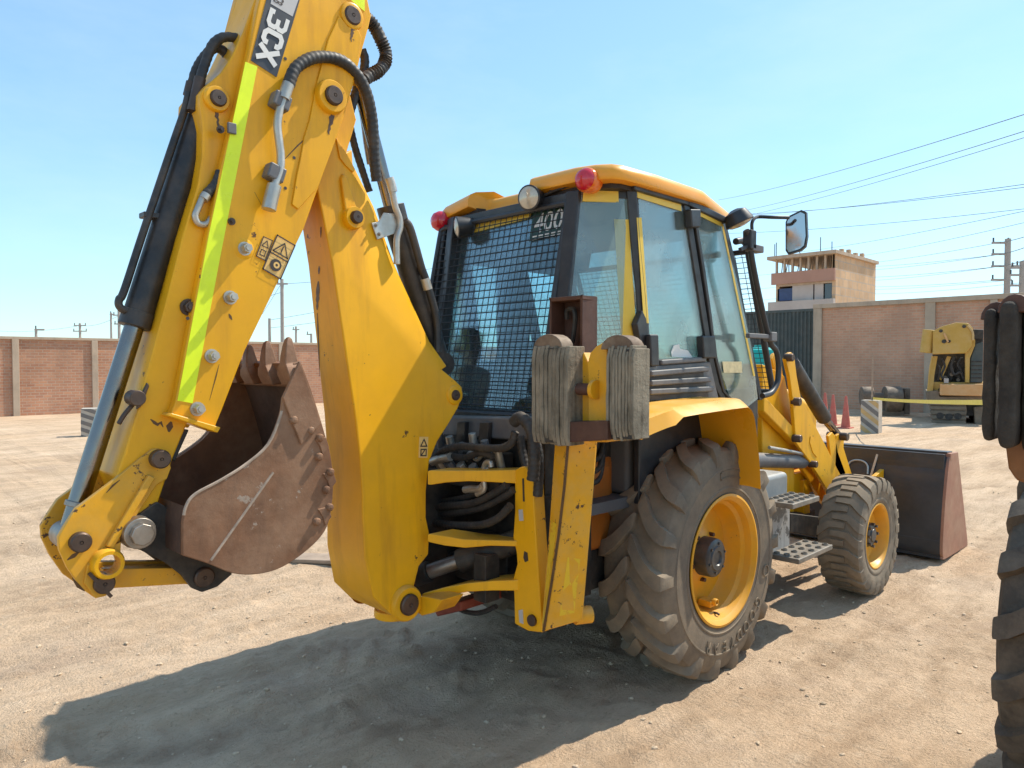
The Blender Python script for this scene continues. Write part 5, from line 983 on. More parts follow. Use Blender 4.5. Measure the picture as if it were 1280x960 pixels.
# tank, tread steps
b=MB(); b.box((.58,-.80,.55),(1.12,-.45,1.06)); tk=b.build('fuel_tank','tankgrey',BH,bevel=.035,seg=4)
b=MB(); b.box((.60,-.812,.52),(1.12,-.798,.86)); b.build('tank_panel','whitepaint',tk,bevel=.005)
for z,x0,x1 in((.915,.70,1.12),(.535,.80,1.36)):
    b=MB(); b.box((x0,-1.02,z-.035),(x1,-.80,z)); sp2=b.build('step','tread',BH,bevel=.006)
    for i in range(5):
        for j in range(3):
            xx=x0+.05+i*(x1-x0-.1)/4; yv=-.985+j*.07; b=MB(); b.lathe([(.012,.0),(.016,.012),(.020,.012),(.022,0)],(xx,yv,z-.001),(0,0,1),10); b.build('tread_stud','tread',sp2)
b=MB(); b.box((.62,.45,.55),(1.1,.80,1.06)); b.build('tool_box','tankgrey',BH,bevel=.03)
# ---- front shovel
sh=[(3.73,.99),(3.66,.90),(3.58,.62),(3.53,.35),(3.51,.14),(3.53,.06),(3.60,.03),(4.36,.018)]
sq=[tuple(q) for q in catmull([(x,0,z) for x,z in sh],4)]
b=MB(); rg=[]
for y in(-1.14,-.57,0,.57,1.14): rg.append([(x,y,z) for x,_,z in sq]+[(x+.022 if z>.2 else x,y,z+.022 if z<=.2 else z) for x,_,z in sq[::-1]])
b.loft(rg); shv=b.build('front_shovel','shovel',BH,ang=30)
for s in(1,-1):
    b=MB(); b.ext([(q[0],q[2]) for q in sq]+[(4.36,.06),(3.96,.985)],'y',-1.138*s,-1.165*s); b.build('shovel_side','rustred',shv,bevel=.004)
    b=MB(); b.box((3.70,min(-1.168*s,-1.05*s),.93),(3.80,max(-1.168*s,-1.05*s),.992)); b.build('corner_gusset','rustred',shv,bevel=.004)
    b=MB(); b.ext([(3.2,.55),(3.35,.75),(3.62,.80),(3.55,.20),(3.35,.18),(3.2,.30)],'y',-.62*s,-.58*s); b.build('shovel_hinge','yellow',shv,bevel=.006)
b=MB(); b.loft([[(3.70,y,.985),(3.70,y,1.005),(3.86,y,1.0),(3.86,y,.98)] for y in(-1.14,1.14)]); b.build('shovel_top_lip','shovel',shv,bevel=.004)
b=MB(); b.loft([[(3.575,y,.70),(3.605,y,.80),(3.650,y,.80),(3.62,y,.70)] for y in(-1.13,1.13)]) if False else b.loft([[(3.640,y,.84),(3.650,y,.985),(3.72,y,.985),(3.68,y,.84)] for y in(-1.13,1.13)]); b.build('stiffener','shovel',shv,bevel=.004)
b=MB(); b.tube([(3.59,-.28,.74),(3.61,-.29,.82),(3.62,-.34,.86),(3.62,-.42,.86),(3.61,-.47,.82),(3.59,-.48,.74)],.009,6); b.build('weld_loop','zinc',shv)
b=MB(); b.bar((3.66,-.55,.96),(3.57,-.50,.66),.02,.012,up=(1,0,0)); b.build('weld_bar','zinc',shv)

# ================================================================== SECOND MACHINE at the right edge (parked alongside)
B2=thing('backhoe_loader',(0,-3.34,0),'dark worn tyre and hanging rubber stabiliser pads of a second loader at the right edge','backhoe loader')
c=MB(); t=rt; h2=MB(); h2.cyl((0,-.1,0),(0,.12,0),.10,n=24); hb2=h2.build('rear_wheel','hubgrey',B2); hb2.location=(-.03,.715,.72)
t2_=t.build('tyre','rubberd',hb2,ang=32); rm2=RW.children[1] if len(RW.children)>1 else None
for ch in RW.children:
    if ch.name.startswith('rim') and 'lug' not in ch.name: q=ch.copy(); COL.link(q); q.parent=hb2; q.scale=(1,-1,1)
padq=[(-2.538,1.611),(-2.572,1.985)]+[(-2.592,1.600),(-2.633,1.998)]+[(-2.634,1.587),(-2.688,1.989)]
for k,(i,xf) in enumerate(((0,-1.50),(2,-1.58),(4,-1.52))):
    (ya,za),(yb,zb_)=padq[i],padq[i+1]; ya+=3.34; yb+=3.34
    rnd=random.Random(11+k); b=MB(); y0,y1=min(ya,yb),max(ya,yb); nz=12; rings=[]
    for t_ in range(nz+1):
        z=lerp(za,zb_,t_/nz); e_=.005 if t_ in(0,nz) else 0; j=lambda:rnd.uniform(-.002,.002)
        rings.append([(xf+e_+j(),y0+e_+j(),z),(xf+.12,y0+e_+j(),z),(xf+.12,y1-e_+j(),z),(xf+e_+j()+.004,y1-e_+j(),z)])
    b.loft(rings); o=b.build('street_pad','paddark',B2,bevel=.014,seg=3)
    if k<2:
        yc=(y0+y1)/2-.01; b=MB(); b.ext([(yc+.040*math.cos(a_)-.0,zb_-.03+.05*math.sin(a_)) for a_ in [math.pi*i_/8 for i_ in range(9)]],'x',xf+.03,xf+.11); b.build('pad_bracket','rustpl',B2,bevel=.004)
b=MB(); lg=[(-2.577,1.632),(-2.590,1.529),(-2.610,1.496),(-2.735,1.466),(-2.732,1.642)]; b.ext([(y+3.34,z) for y,z in lg],'x',-1.42,-1.30); b.build('stabiliser_leg','rustleg',B2,bevel=.01)
b=MB(); lg=[(-2.579,1.521),(-2.611,1.159),(-2.839,1.078),(-2.830,1.536)]; b.ext([(y+3.34,z) for y,z in lg],'x',-1.36,-1.22) if False else b.box((-1.36,.30,.30),(-1.22,.58,1.35)); b.build('stabiliser_leg','yellow_worn',B2,bevel=.01)
b=MB(); b.box((-1.28,-.55,.55),(-1.0,.45,1.30)); b.box((-1.0,-.36,.62),(1.6,.36,.92)); b.build('rear_frame','yellow_worn',B2,bevel=.01)

# ================================================================== GROUND
def vnoise(x,y,seed):
    xi=np.floor(x).astype(np.int64); yi=np.floor(y).astype(np.int64); fx=x-xi; fy=y-yi
    fx=fx*fx*(3-2*fx); fy=fy*fy*(3-2*fy)
    def hsh(a,c):
        n=(a*374761393+c*668265263+seed*1442695041)&0x7fffffff; n=((n^(n>>13))*1274126177)&0x7fffffff
        return ((n^(n>>16))&0xffff)/65535.
    return (hsh(xi,yi)*(1-fx)+hsh(xi+1,yi)*fx)*(1-fy)+(hsh(xi,yi+1)*(1-fx)+hsh(xi+1,yi+1)*fx)*fy-.5
def fbm(x,y,seed,o=4,g=.5):
    s=0;a=1.
    for k in range(o): s=s+a*vnoise(x*2**k+17.3*k,y*2**k-9.1*k,seed+k); a*=g
    return s
COMP=[]
def ground_h(x,y):
    COMP.clear()
    u=.82*x-.57*y; v=.57*x+.82*y           # ruts run along u
    d=np.hypot(x,y)
    h=.030*fbm(x*.5,y*.5,1,3)+.034*fbm(u*.5,v*2.4,9,4,.58)+.020*fbm(x*3.2,y*3.2,21,4,.6)
    cl=fbm(x*7,y*7,33,3,.6); h=h+.040*np.clip(cl-.14,0,.5)+.010*fbm(u*6,v*16,61,2,.6)
    # lugged tyre track pressed in behind the machine
    for (oy,ph) in((1.0,.0),(-1.9,.4)):
        w_=np.exp(-((y-oy-.12*np.sin(x*.7))/.24)**4)*(x<-.9); h=h-w_*.022*(.5+np.clip(fbm(x*1.1,y*1.1,77,2)*2.5,-.5,.8))*(np.abs(((x+ph)*4.2+np.abs(y-oy)*3.)%1-.5)<.27)
    for c0,ph,amp in((3.1,0.,.12),(4.7,.3,.15),(6.6,1.1,.2),(8.1,.7,.2),(-.9,.5,.12),(-2.6,1.7,.15),(10.4,.2,.3)):
        dv=v-(c0+amp*np.sin(u*.45+ph)); w_=np.exp(-(dv/.20)**4); edge=np.exp(-((np.abs(dv)-.27)/.07)**2)
        lug=(np.abs(((u+ph)*4.4+np.abs(dv)*2.5)%1-.5)<.25)
        fade=np.clip(.55+2.2*fbm(u*.35+c0*3,v*.2,81,2),0,1)
        h=h+fade*(-w_*(.020+.022*lug)+edge*.024); COMP.append(fade*w_*(.55+.45*lug))
    bumpy=np.exp(-(((x+2.4)/1.5)**2+((y-.1)/1.0)**2)); h=h+bumpy*.05*fbm(x*2.4,y*2.4,51,4,.6)
    far=np.clip((np.hypot(x-2,y-2)-9)/10,0,1); h=h*(1-.55*far)
    # wheels stand on the level they were set to
    for cx,cy in((0,-.72),(0,.72),(2.185,-.9),(2.185,.9),(3.9,-.9),(3.9,.9),(0,-2.6)):
        w_=np.exp(-(((x-cx)**2+(y-cy)**2)/.30**2)); h=h*(1-w_)+w_*-.004
    return h-.004
def graded(lo,hi,step,far,gr=1.13):
    a=list(np.arange(lo,hi,step)); s=step; q=a[-1]
    while q<far: s*=gr; q+=s; a.append(q)
    s=step; q=lo; pre=[]
    while q>-far: s*=gr; q-=s; pre.append(q)
    return np.array(pre[::-1]+a)
gx=graded(-4.2,5.2,.027,1500); gy=graded(-3.4,3.8,.027,1500)
GX,GY=np.meshgrid(gx,gy,indexing='ij'); GZ=ground_h(GX,GY); GZ=np.where(np.hypot(GX,GY)>60,0,GZ)
nx,ny=len(gx),len(gy)
me=bpy.data.meshes.new('ground'); vs=np.stack([GX,GY,GZ],-1).reshape(-1,3)
ii=np.arange(nx*ny).reshape(nx,ny); qd=np.stack([ii[:-1,:-1],ii[1:,:-1],ii[1:,1:],ii[:-1,1:]],-1).reshape(-1,4)
me.vertices.add(len(vs)); me.vertices.foreach_set('co',vs.ravel()); me.loops.add(qd.size); me.loops.foreach_set('vertex_index',qd.ravel().astype(np.int32))
me.polygons.add(len(qd)); me.polygons.foreach_set('loop_start',np.arange(0,qd.size,4,dtype=np.int32)); me.update(calc_edges=True); me.validate()
comp=np.clip(np.max(np.stack(COMP),0),0,1); comp=np.where(np.hypot(GX,GY)>40,0,comp)
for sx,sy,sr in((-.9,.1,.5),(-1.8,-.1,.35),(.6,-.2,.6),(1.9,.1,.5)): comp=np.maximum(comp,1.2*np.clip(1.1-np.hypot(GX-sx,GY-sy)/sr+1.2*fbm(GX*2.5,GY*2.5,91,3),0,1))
at_=me.attributes.new('compaction','FLOAT','POINT'); at_.data.foreach_set('value',comp.reshape(-1).astype(np.float32))
me.polygons.foreach_set('use_smooth',[True]*len(me.polygons))
def groundmat():
    m=bpy.data.materials.new('dusty_yard_ground'); m.use_nodes=True; t=m.node_tree; N=t.nodes; L=t.links; b=N['Principled BSDF']; b.inputs['Roughness'].default_value=.95; b.inputs['Specular IOR Level'].default_value=.1
    tc=N.new('ShaderNodeTexCoord'); co=tc.outputs['Object']
    def nz(s,d,r,vec=None):
        n=N.new('ShaderNodeTexNoise'); n.inputs['Scale'].default_value=s; n.inputs['Detail'].default_value=d; n.inputs['Roughness'].default_value=r; L.new(vec or co,n.inputs[0]); return n.outputs[0]
    def mp(rot,sc_):
        n=N.new('ShaderNodeMapping'); n.inputs['Rotation'].default_value=(0,0,rot); n.inputs['Scale'].default_value=sc_; L.new(co,n.inputs[0]); return n.outputs[0]
    def rg(x,a,c,lo=0,hi=1):
        n=N.new('ShaderNodeMapRange'); n.inputs[1].default_value=a; n.inputs[2].default_value=c; n.inputs[3].default_value=lo; n.inputs[4].default_value=hi; L.new(x,n.inputs[0]); return n.outputs[0]
    def mx(f,a,c):
        n=N.new('ShaderNodeMix'); n.data_type='RGBA'; L.new(f,n.inputs[0])
        for i,x in((6,a),(7,c)):
            if isinstance(x,tuple): n.inputs[i].default_value=(*x,1)
            else: L.new(x,n.inputs[i])
        return n.outputs[2]
    st=mp(R(35),(.5,2.6,1))
    c=mx(rg(nz(.45,5,.6),.35,.65),(.63,.445,.29),(.71,.53,.37))
    c=mx(rg(nz(1.,8,.72,st),.44,.62,0,.72),c,(.43,.295,.19))
    c=mx(rg(nz(2.6,8,.7),.52,.70,0,.45),c,(.40,.28,.185))
    c=mx(rg(nz(9,8,.72),.55,.72,0,.5),c,(.76,.61,.45))
    c=mx(rg(nz(1.,7,.75,mp(R(38),(5,13,1))),.57,.68,0,.6),c,(.38,.265,.175))
    c=mx(rg(nz(38,5,.7),.58,.68,0,.6),c,(.34,.24,.155))
    c=mx(rg(nz(.8,6,.7),.52,.64,0,.35),c,(.46,.34,.255))
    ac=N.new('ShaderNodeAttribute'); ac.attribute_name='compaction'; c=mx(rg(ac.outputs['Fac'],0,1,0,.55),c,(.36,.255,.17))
    L.new(c,b.inputs['Base Color'])
    bp=N.new('ShaderNodeBump'); bp.inputs['Strength'].default_value=.8; bp.inputs['Distance'].default_value=.04
    a1=N.new('ShaderNodeMath'); a1.operation='MULTIPLY_ADD'; L.new(nz(14,9,.68),a1.inputs[0]); a1.inputs[1].default_value=1.
    L.new(nz(55,6,.7),a1.inputs[2]); 
    L.new(a1.outputs[0],bp.inputs['Height']); L.new(bp.outputs[0],b.inputs['Normal'])
    return m
me.materials.append(groundmat()); gr_=bpy.data.objects.new('ground',me); COL.link(gr_); gr_['kind']='structure'
# pebbles and clods: many small stones, one object
rnd=np.random.RandomState(5); N_=6500
px=rnd.uniform(-4.2,9,N_); py=rnd.uniform(-4.,9,N_); sz=.003+.012*rnd.rand(N_)**6; px[:1700]=rnd.uniform(-4.0,3.2,1700); py[:1700]=rnd.uniform(-3.4,2.4,1700)
ico=bmesh.new(); bmesh.ops.create_icosphere(ico,subdivisions=1,radius=1); iv=np.array([v.co[:] for v in ico.verts]); jf=np.array([[v.index for v in f.verts] for f in ico.faces]); ico.free()
pz=ground_h(px,py); allv=[];allf=[]
for k in range(N_):
    jit=1+.35*(rnd.rand(len(iv),1)-.5); a_=rnd.rand()*6.3; q=iv*jit*sz[k]*np.array([1.3,.9,.65]); ca,sa=math.cos(a_),math.sin(a_)
    q=np.stack([q[:,0]*ca-q[:,1]*sa,q[:,0]*sa+q[:,1]*ca,q[:,2]],-1)+np.array([px[k],py[k],pz[k]+sz[k]*.25]); allv.append(q); allf.append(jf+k*len(iv))
me=bpy.data.meshes.new('pebbles'); me.from_pydata(np.concatenate(allv).tolist(),[],np.concatenate(allf).tolist()); me.materials.append(M['stone']); o=bpy.data.objects.new('pebbles',me); COL.link(o); o['kind']='stuff'
o['label']='small stones and clods scattered over the dusty yard'

# ================================================================== YARD WALLS
WH=2.74; WY=26.7
lw=thing('brick_wall',(0,WY,0),'long sunlit brick wall with concrete posts along the back of the yard','wall')
cxs=[4.0+2.44*k for k in range(-6,16)]
for k,x in enumerate(cxs):
    b=MB(); b.box((x-.10,-.075,-.1),(x+.10,.14,WH-.10)); b.build('wall_post','concrete',lw,bevel=.012)
    if k+1<len(cxs): b=MB(); b.box((x+.10,0,-.1),(cxs[k+1]-.10,.10,WH-.10)); b.build('brick_panel','brick',lw)
b=MB(); b.box((cxs[0]-.1,-.07,WH-.10),(cxs[-1]+.1,.17,WH)); b.build('coping_beam','concrete',lw,bevel=.012)
WX=25.6
rw_=thing('brick_wall',(WX,0,0),'taller shaded brick wall behind the crawler digger at the right','wall')
ys=[9.10,5.02,3.05,-1.0,-5.,-9.]
for k,y in enumerate(ys):
    w0=.17 if k!=2 else .11
    b=MB(); b.box((-.09,y-w0,-.1),(.16,y+w0,4.08 if k!=2 else 4.02)); b.build('wall_post','concrete',rw_,bevel=.012)
    if k+1<len(ys): b=MB(); b.box((0,ys[k+1]+.17 if k!=1 else ys[k+1]+.11,-.1),(.12,y-w0,4.02)); b.build('brick_panel','brickr',rw_)
b=MB(); b.box((-.11,-9.2,4.02),(.18,9.28,4.20)); b.build('coping_beam','concrete',rw_,bevel=.012)
gt=thing('metal_gate',(26,0,0),'grey green corrugated gate panel beside the tall brick wall','gate')
gq=[(12.312,4.135),(9.759,3.938)]
yA,yB=gq[0][0]+2,9.38; zt=4.05; n_=int((yA-yB)/.16); 
for k in range(n_):
    y=yB+k*(yA-yB)/n_; d_=(yA-yB)/n_; b=MB(); b.loft([[(0,y,z),(-.045,y+d_*.25,z),(-.045,y+d_*.6,z),(0,y+d_*.85,z),(0,y+d_,z),(.01,y+d_,z),(.01,y,z)] for z in(0,zt)]); b.build('corrugated_sheet','gate',gt,smooth=False)
b=MB(); b.box((-.06,yB,zt-.10),(.05,yA,zt+.02)); b.build('gate_rail','gate',gt,bevel=.01)
b=MB(); b.box((-.10,9.28,0),(.2,9.42,3.95)); b.build('gate_post','concrete',gt,bevel=.01)
# rose-coloured service hut roofs etc are hidden; unfinished building beyond the wall
bq=[(17.162,9.677),(21.637,9.635)]
BX,BY=48.,bq[0][0]; BY2=bq[1][0]; H_=bq[0][1]
bd=thing('unfinished_building',(BX,BY,0),'unfinished brick building with open top floor of columns above the wall','building')
LW=BY2-BY; rr_=[(61.251,10.173)]
DX=7.8
b=MB(); b.box((.02,.0,0),(DX,.25,H_-.25)); b.build('side_wall','claybrick',bd)
b=MB(); b.box((DX-.2,.25,0),(DX,LW,H_-.9)); b.build('back_wall','claybrick',bd)
b=MB(); b.box((.3,LW-.25,0),(DX-.2,LW,H_-1.6)); b.build('side_wall','claybrick',bd)
zf=[(19.711,9.668),(19.697,8.457),(19.688,7.707),(19.672,6.321)]
zf=[q[1] for q in zf]
b=MB(); b.box((-.5,-.2,H_-.25),(DX+.1,LW+.35,H_)); b.build('roof_slab','concrete',bd,bevel=.02)
b=MB(); b.box((-.18,.0,zf[2]-.1),(0.02,LW+.15,zf[1])); b.build('parapet','pinkwall',bd)
b=MB(); b.box((0.02,.25,zf[2]-.25),(DX-.2,LW-.25,zf[2]-.05)); b.build('floor_slab','concrete',bd)
b=MB(); b.box((0.02,.25,zf[3]-.2),(DX-.2,LW-.25,zf[3])); b.build('floor_slab','concrete',bd)
b=MB(); b.box((-.35,-.0,zf[3]-3.2),(0.,LW+.3,zf[3]+.0)); b.build('balcony_wall','lightwall',bd)
for k in range(8):
    y=.15+k*(LW-.3)/7; b=MB(); b.box((.02,y-.07,zf[1]),(.18,y+.07,H_-.25)); b.build('column','concrete',bd)
for k in range(14):
    y=.3+k*(LW-.6)/13; b=MB(); b.cyl((.5,y,zf[1]-.3),(.5+.02*k,y+.12*((k*7)%3-1),H_-.25),.035,n=6); b.build('prop','wood',bd)
b=MB(); b.box((.1,LW*.36,zf[3]),(.2,LW*.70,zf[2]-.1)); b.build('front_panel','lightwall',bd)
b=MB(); b.box((.12,LW*.20,zf[3]),(.2,LW*.34,zf[2]-.1)); b.build('front_panel','lightwall',bd)
b=MB(); b.box((.3,LW*.70,zf[3]+.1),(.36,LW*.97,zf[3]+1.0)); b.build('blue_board','bluepane',bd)
b=MB(); b.box((.25,.35,zf[3]),(.3,LW*.19,zf[2]-.1)); b.build('window','mirror_dark',bd)
for k,(y,h) in enumerate(((.4,.7),(1.2,1.1),(2.6,.5),(4.6,1.0),(LW,1.1))): b=MB(); b.cyl((.3,y,H_),(.3,y+(.3 if k==2 else 0),H_+h),.03,n=6); b.build('starter_bar','wire',bd)
for k in range(4): b=MB(); b.box((1.2+k*1.3,.0,H_),(1.5+k*1.3,.25,H_+.25+.1*(k%2))); b.build('brick_stub','claybrick',bd)
# ================================================================== POLES AND CABLES
def upole(base,h,r,arms,label,grp='utility poles beyond the walls',lean=0,name='utility_pole'):
    o=thing(name,(base[0],base[1],0),label,'pole',grp,rz=R(-44.75))
    b=MB(); b.cyl((0,0,0),(lean,0,h),r*1.25,r,n=10); b.build('pole_shaft','pole',o)
    for z,x0,x1 in arms:
        b=MB(); b.box((x0,-.06,z-.06),(x1,.06,z+.06)); b.build('crossarm','pole',o)
        for x in (x0+.08,x1-.08) if x1-x0>.9 else (x0+.08,):
            b=MB(); b.cyl((x,0,z+.06),(x,0,z+.32),.05,n=8); b.build('insulator','wire',o)
    return o
E_=lambda D,t:D*t/907.
upole((50.824,7.612,4.547),(50.930,7.718,9.667)[2],.17,[((50.924,7.713,9.414)[2],-1.0,.1),((50.910,7.698,8.704)[2],-1.0,.1),((50.894,7.682,7.944)[2],-1.,.7),((50.876,7.664,7.082)[2],-1.0,.25)],'tall grey pole with four crossarms above the wall at the right')
upole((49.100,6.499,4.429),(49.173,6.572,7.969)[2],.17,[((49.165,6.564,7.581)[2],-.7,.6),((49.156,6.555,7.144)[2],-.8,.6),((49.143,6.542,6.514)[2],-.7,.6)],'shorter pole with three crossarms at the very right edge',)
upole((10.476,67.338,4.712),(10.474,67.337,4.646)[2],.10,[((10.473,67.336,4.580)[2],-.1,.7)],'low lamp pole peeping over the wall at far left',name='street_lamp')
upole((21.534,98.696,6.152),(21.546,98.708,6.747)[2],.14,[((21.540,98.702,6.450)[2],-.75,.75),((21.526,98.687,5.755)[2],-.85,.85)],'pole with two wide crossarms above the left wall')
upole((19.587,79.466,5.432),(19.619,79.498,7.003)[2],.10,[((19.616,79.495,6.837)[2],-.1,.35)],'thin plain pole just left of the chrome ram')
upole((20.174,78.884,5.432),(20.212,78.921,7.251)[2],.14,[((20.201,78.911,6.755)[2],-.6,.3),((20.183,78.892,5.845)[2],-.5,.3)],'pole with two crossarms beside the chrome ram')
upole((22.543,48.323,4.472),(22.619,48.399,8.170)[2],.13,[((22.611,48.392,7.806)[2],-.4,.45)],'tallest pole in the gap between bucket arm and boom')
upole((25.130,55.633,4.808),(25.147,55.650,5.628)[2],.12,[],'plain short pole left of the tall pole in the gap')
upole((38.091,75.229,5.912),(38.095,75.233,6.100)[2],.12,[((38.088,75.225,5.725)[2],-.4,.4)],'small far pole with crossarm right of the tall pole')
upole((36.812,69.444,5.672),(36.800,69.431,5.055)[2],.12,[((36.798,69.429,4.967)[2],-.5,.1)],'lamp pole top beside the boom edge',name='street_lamp')
def wire(a,c,sag,r,lab):
    a=V(*a); c=V(*c); pts=[a.lerp(c,t/14)-V(0,0,4*sag*(t/14)*(1-t/14)) for t in range(15)]
    b=MB(); b.tube(pts,r,5,smooth=False); o=b.build('power_line','wire'); tag(o,lab,'power line','power lines strung across the sky'); return o
WLS=['topmost thin power line sloping down leftwards from the right edge','second power line from the top at the right edge','third power line from the top at the right edge','upper of two close power lines running above the mirror','lower of two close power lines running above the mirror','lone power line passing just behind the wing mirror']
WL='one of the close-set low power lines beside the unfinished building and crossarm pole'
for a,c,s_,r in (((64.431,35.554,18.657),(25.400,2.054,10.125),.3,.014),((64.812,35.116,17.169),(27.828,2.467,10.215),.3,.014),((64.800,35.104,16.591),(30.263,2.888,10.613),.3,.013),((69.388,37.658,18.015),(37.535,4.116,10.246),.3,.016),((69.392,37.661,18.192),(36.313,3.902,9.853),.3,.015),((59.919,32.804,14.295),(42.382,4.933,9.938),.25,.015),((85.151,36.018,15.575),(42.380,4.931,9.854),.2,.015),((89.365,31.813,14.881),(44.802,5.339,9.659),.2,.014),
    ((94.526,33.731,14.663),(50.637,7.999,9.464),.2,.015),((94.520,33.724,14.349),(50.622,7.983,8.704),.2,.015),((94.509,33.713,13.826),(50.622,7.983,8.704),.2,.015),((94.492,33.696,12.988),(50.606,7.968,7.944),.2,.016),((94.481,33.685,12.465),(50.606,7.968,7.944),.2,.014),((94.468,33.672,11.836),(50.588,7.950,7.082),.2,.015),((94.459,33.663,11.418),(51.129,7.414,7.082),.2,.014),((94.449,33.652,10.894),(52.027,6.520,6.980),.3,.014),
    ((50.637,7.999,9.464),(39.919,4.485,8.202),.05,.02),((50.622,7.983,8.704),(39.909,4.475,7.686),.05,.02),((50.606,7.968,7.944),(39.896,4.461,7.051),.05,.02),
    ((82.594,45.498,13.197),(88.928,39.241,13.721),.2,.015),((82.558,45.462,11.418),(88.891,39.205,11.941),.2,.015),((82.526,45.429,9.847),(88.861,39.174,10.475),.2,.015)): wire(a,c,s_,r,WLS.pop(0) if WLS else WL)
for a,c,s_ in (((44.365,104.187,4.930),(22.615,48.396,7.988),.4),((22.611,48.392,7.806),(43.424,49.052,11.749),.3),((25.144,55.647,5.491),(43.396,49.023,10.361),.3),((25.130,55.633,4.808),(43.366,48.993,8.895),.4),((20.201,78.911,6.755),(21.540,98.702,6.450),.4),((21.540,98.702,6.450),(16.843,131.549,6.870),.5),((20.183,78.892,5.845),(22.599,48.379,7.200),.5)): wire(a,c,s_,.016,'faint power line behind the digging arm, low over the left wall')
# ================================================================== YARD OBJECTS
def at(q): return (q[0],q[1],0)
def block(q,rz,w,d,h,label,chev):
    o=thing('striped_barrier_block',at(q),label,'barrier block','striped concrete barrier blocks',rz)
    b=MB(); b.loft([[(-w/2,-d/2,-.03),(w/2,-d/2,-.03),(w/2,d/2,-.03),(-w/2,d/2,-.03)],[(-w/2*.97,-d/2*.97,h),(w/2*.97,-d/2*.97,h),(w/2*.97,d/2*.97,h),(-w/2*.97,d/2*.97,h)]]); b.build('concrete_body','blockw',o,bevel=.015)
    # painted diagonal stripes, a thin raised coat on the two front faces
    for k in range(-2,6):
        z=k*.22*h/.86-.02; hh=(.13 if not chev else .12)*h/.86; sl_=(.34 if not chev else .20)*h/.86
        for face in((0,1) if chev else (0,)):
            W_=w if face==0 else d
            pts=[(-W_/2,z+sl_),(W_/2,z),(W_/2,z+hh),(-W_/2,z+sl_+hh)]
            if face==1 and chev: pts=[(-W_/2,z),(W_/2,z+sl_),(W_/2,z+sl_+hh),(-W_/2,z+hh)]
            # clip to the block height
            out=[]; P=pts
            for lim,sgn in((0.01,1),(h-.01,-1)):
                out=[]
                for i in range(len(P)):
                    a,c=P[i-1],P[i]; ia=(a[1]-lim)*sgn>=0; ic=(c[1]-lim)*sgn>=0
                    if ia!=ic: t=(lim-a[1])/(c[1]-a[1]); out.append((a[0]+(c[0]-a[0])*t,lim))
                    if ic: out.append(c)
                P=out
                if not P: break
            if len(P)<3: continue
            b=MB(); kx=lambda z_:1-.03*z_/h
            if face==0: v=[[(x*kx(z_),(-d/2)*kx(z_)-e,z_) for x,z_ in P] for e in(-.004,.004)]
            else: v=[[((-w/2)*kx(z_)-e,-x*kx(z_),z_) for x,z_ in P] for e in(-.004,.004)]
            b.loft(v); b.build('painted_stripe',('blockg','blocky')[k%2] if not chev else 'blockg',o)
    return o
rb=block((16.135,3.779,0.001),R(-44.75-26-16),.44,.34,.86,'grey and cream striped block with a stick on it, by the brick wall',False)
lb_=block((1.396,17.263,-0.002),R(-20),.40,.40,.70,'grey and tan chevron striped block on the left behind the chrome ram',True)
b=MB(); q=(16.168,3.782,0.859); b.cyl((q[0],q[1],.80),(q[0]+.01,q[1],(16.178,3.822,2.095)[2]),.025,.02,n=8); o=b.build('wooden_stick','wood'); tag(o,'upright wooden stick standing on the striped block','stick')
a=V(*(16.183,3.768,0.901)); c=V(*(5.678,-1.012,1.385)); b=MB(); pts=[]
for t in range(13):
    q=a.lerp(c,t/12)-V(0,0,.10*(t/12)*(1-t/12)); tw=.10*math.sin(t*.9); pts.append([q+V(tw*.02,tw*.02,-.030),q+V(-tw*.02,-tw*.02,.030)])
b.loft([[p_[0]+V(0,0,0),p_[1],p_[1]+V(.001,.001,0),p_[0]+V(.001,.001,0)] for p_ in pts]); o=b.build('caution_tape','cautape'); tag(o,'yellow caution tape stretched from the striped block to the right','tape')
def cone(q,label):
    o=thing('traffic_cone',at(q),label,'traffic cone','faded red traffic cones')
    b=MB(); b.box((-.17,-.17,-.02),(.17,.17,.03)); b.build('cone_base','cone',o,bevel=.01)
    b=MB(); b.lathe([(.125,.03),(.035,.86),(.028,.90),(.001,.905)],(0,0,0),(0,0,1),18); b.build('cone_body','cone',o)
cone((17.102,4.792,0.001),'faded red cone standing nearest the striped block')
cone((17.763,5.405,0.014),'faded red cone in the middle of three by the loader ram')
cone((18.911,6.100,0.028),'faded red cone half hidden behind the black loader ram')
# steel axle with two drums by the wall
o=thing('drum_axle',at((23.112,5.879,0.028)),'grey steel axle with two drums resting against the wall','machine part',rz=R(-44.75-27+14))
k_=25.4/907.
b=MB(); b.cyl((-.60,0,.62),(.58,0,.62),.16,n=18); b.build('axle_tube','drum',o)
b=MB(); b.cyl((-.64,-.05,.66),(-.26,-.05,.66),.34,n=28); b.build('drum','drum',o,bevel=.04,seg=3)
b=MB(); b.cyl((.10,-.1,.56),(.62,-.1,.56),.46,n=30); dd_=b.build('drum','drum',o,bevel=.03,seg=3)
b=MB(); b.cyl((.60,-.1,.56),(.66,-.1,.56),.20,n=18); b.cyl((.66,-.1,.56),(.72,-.1,.56),.09,n=10); b.build('hub','digger',dd_,bevel=.01)
b=MB(); b.box((-.30,-.3,-.02),(.70,.3,.18)); b.box((.72,-.2,.05),(.90,.2,.95)); b.build('support_frame','drum',o,bevel=.02)
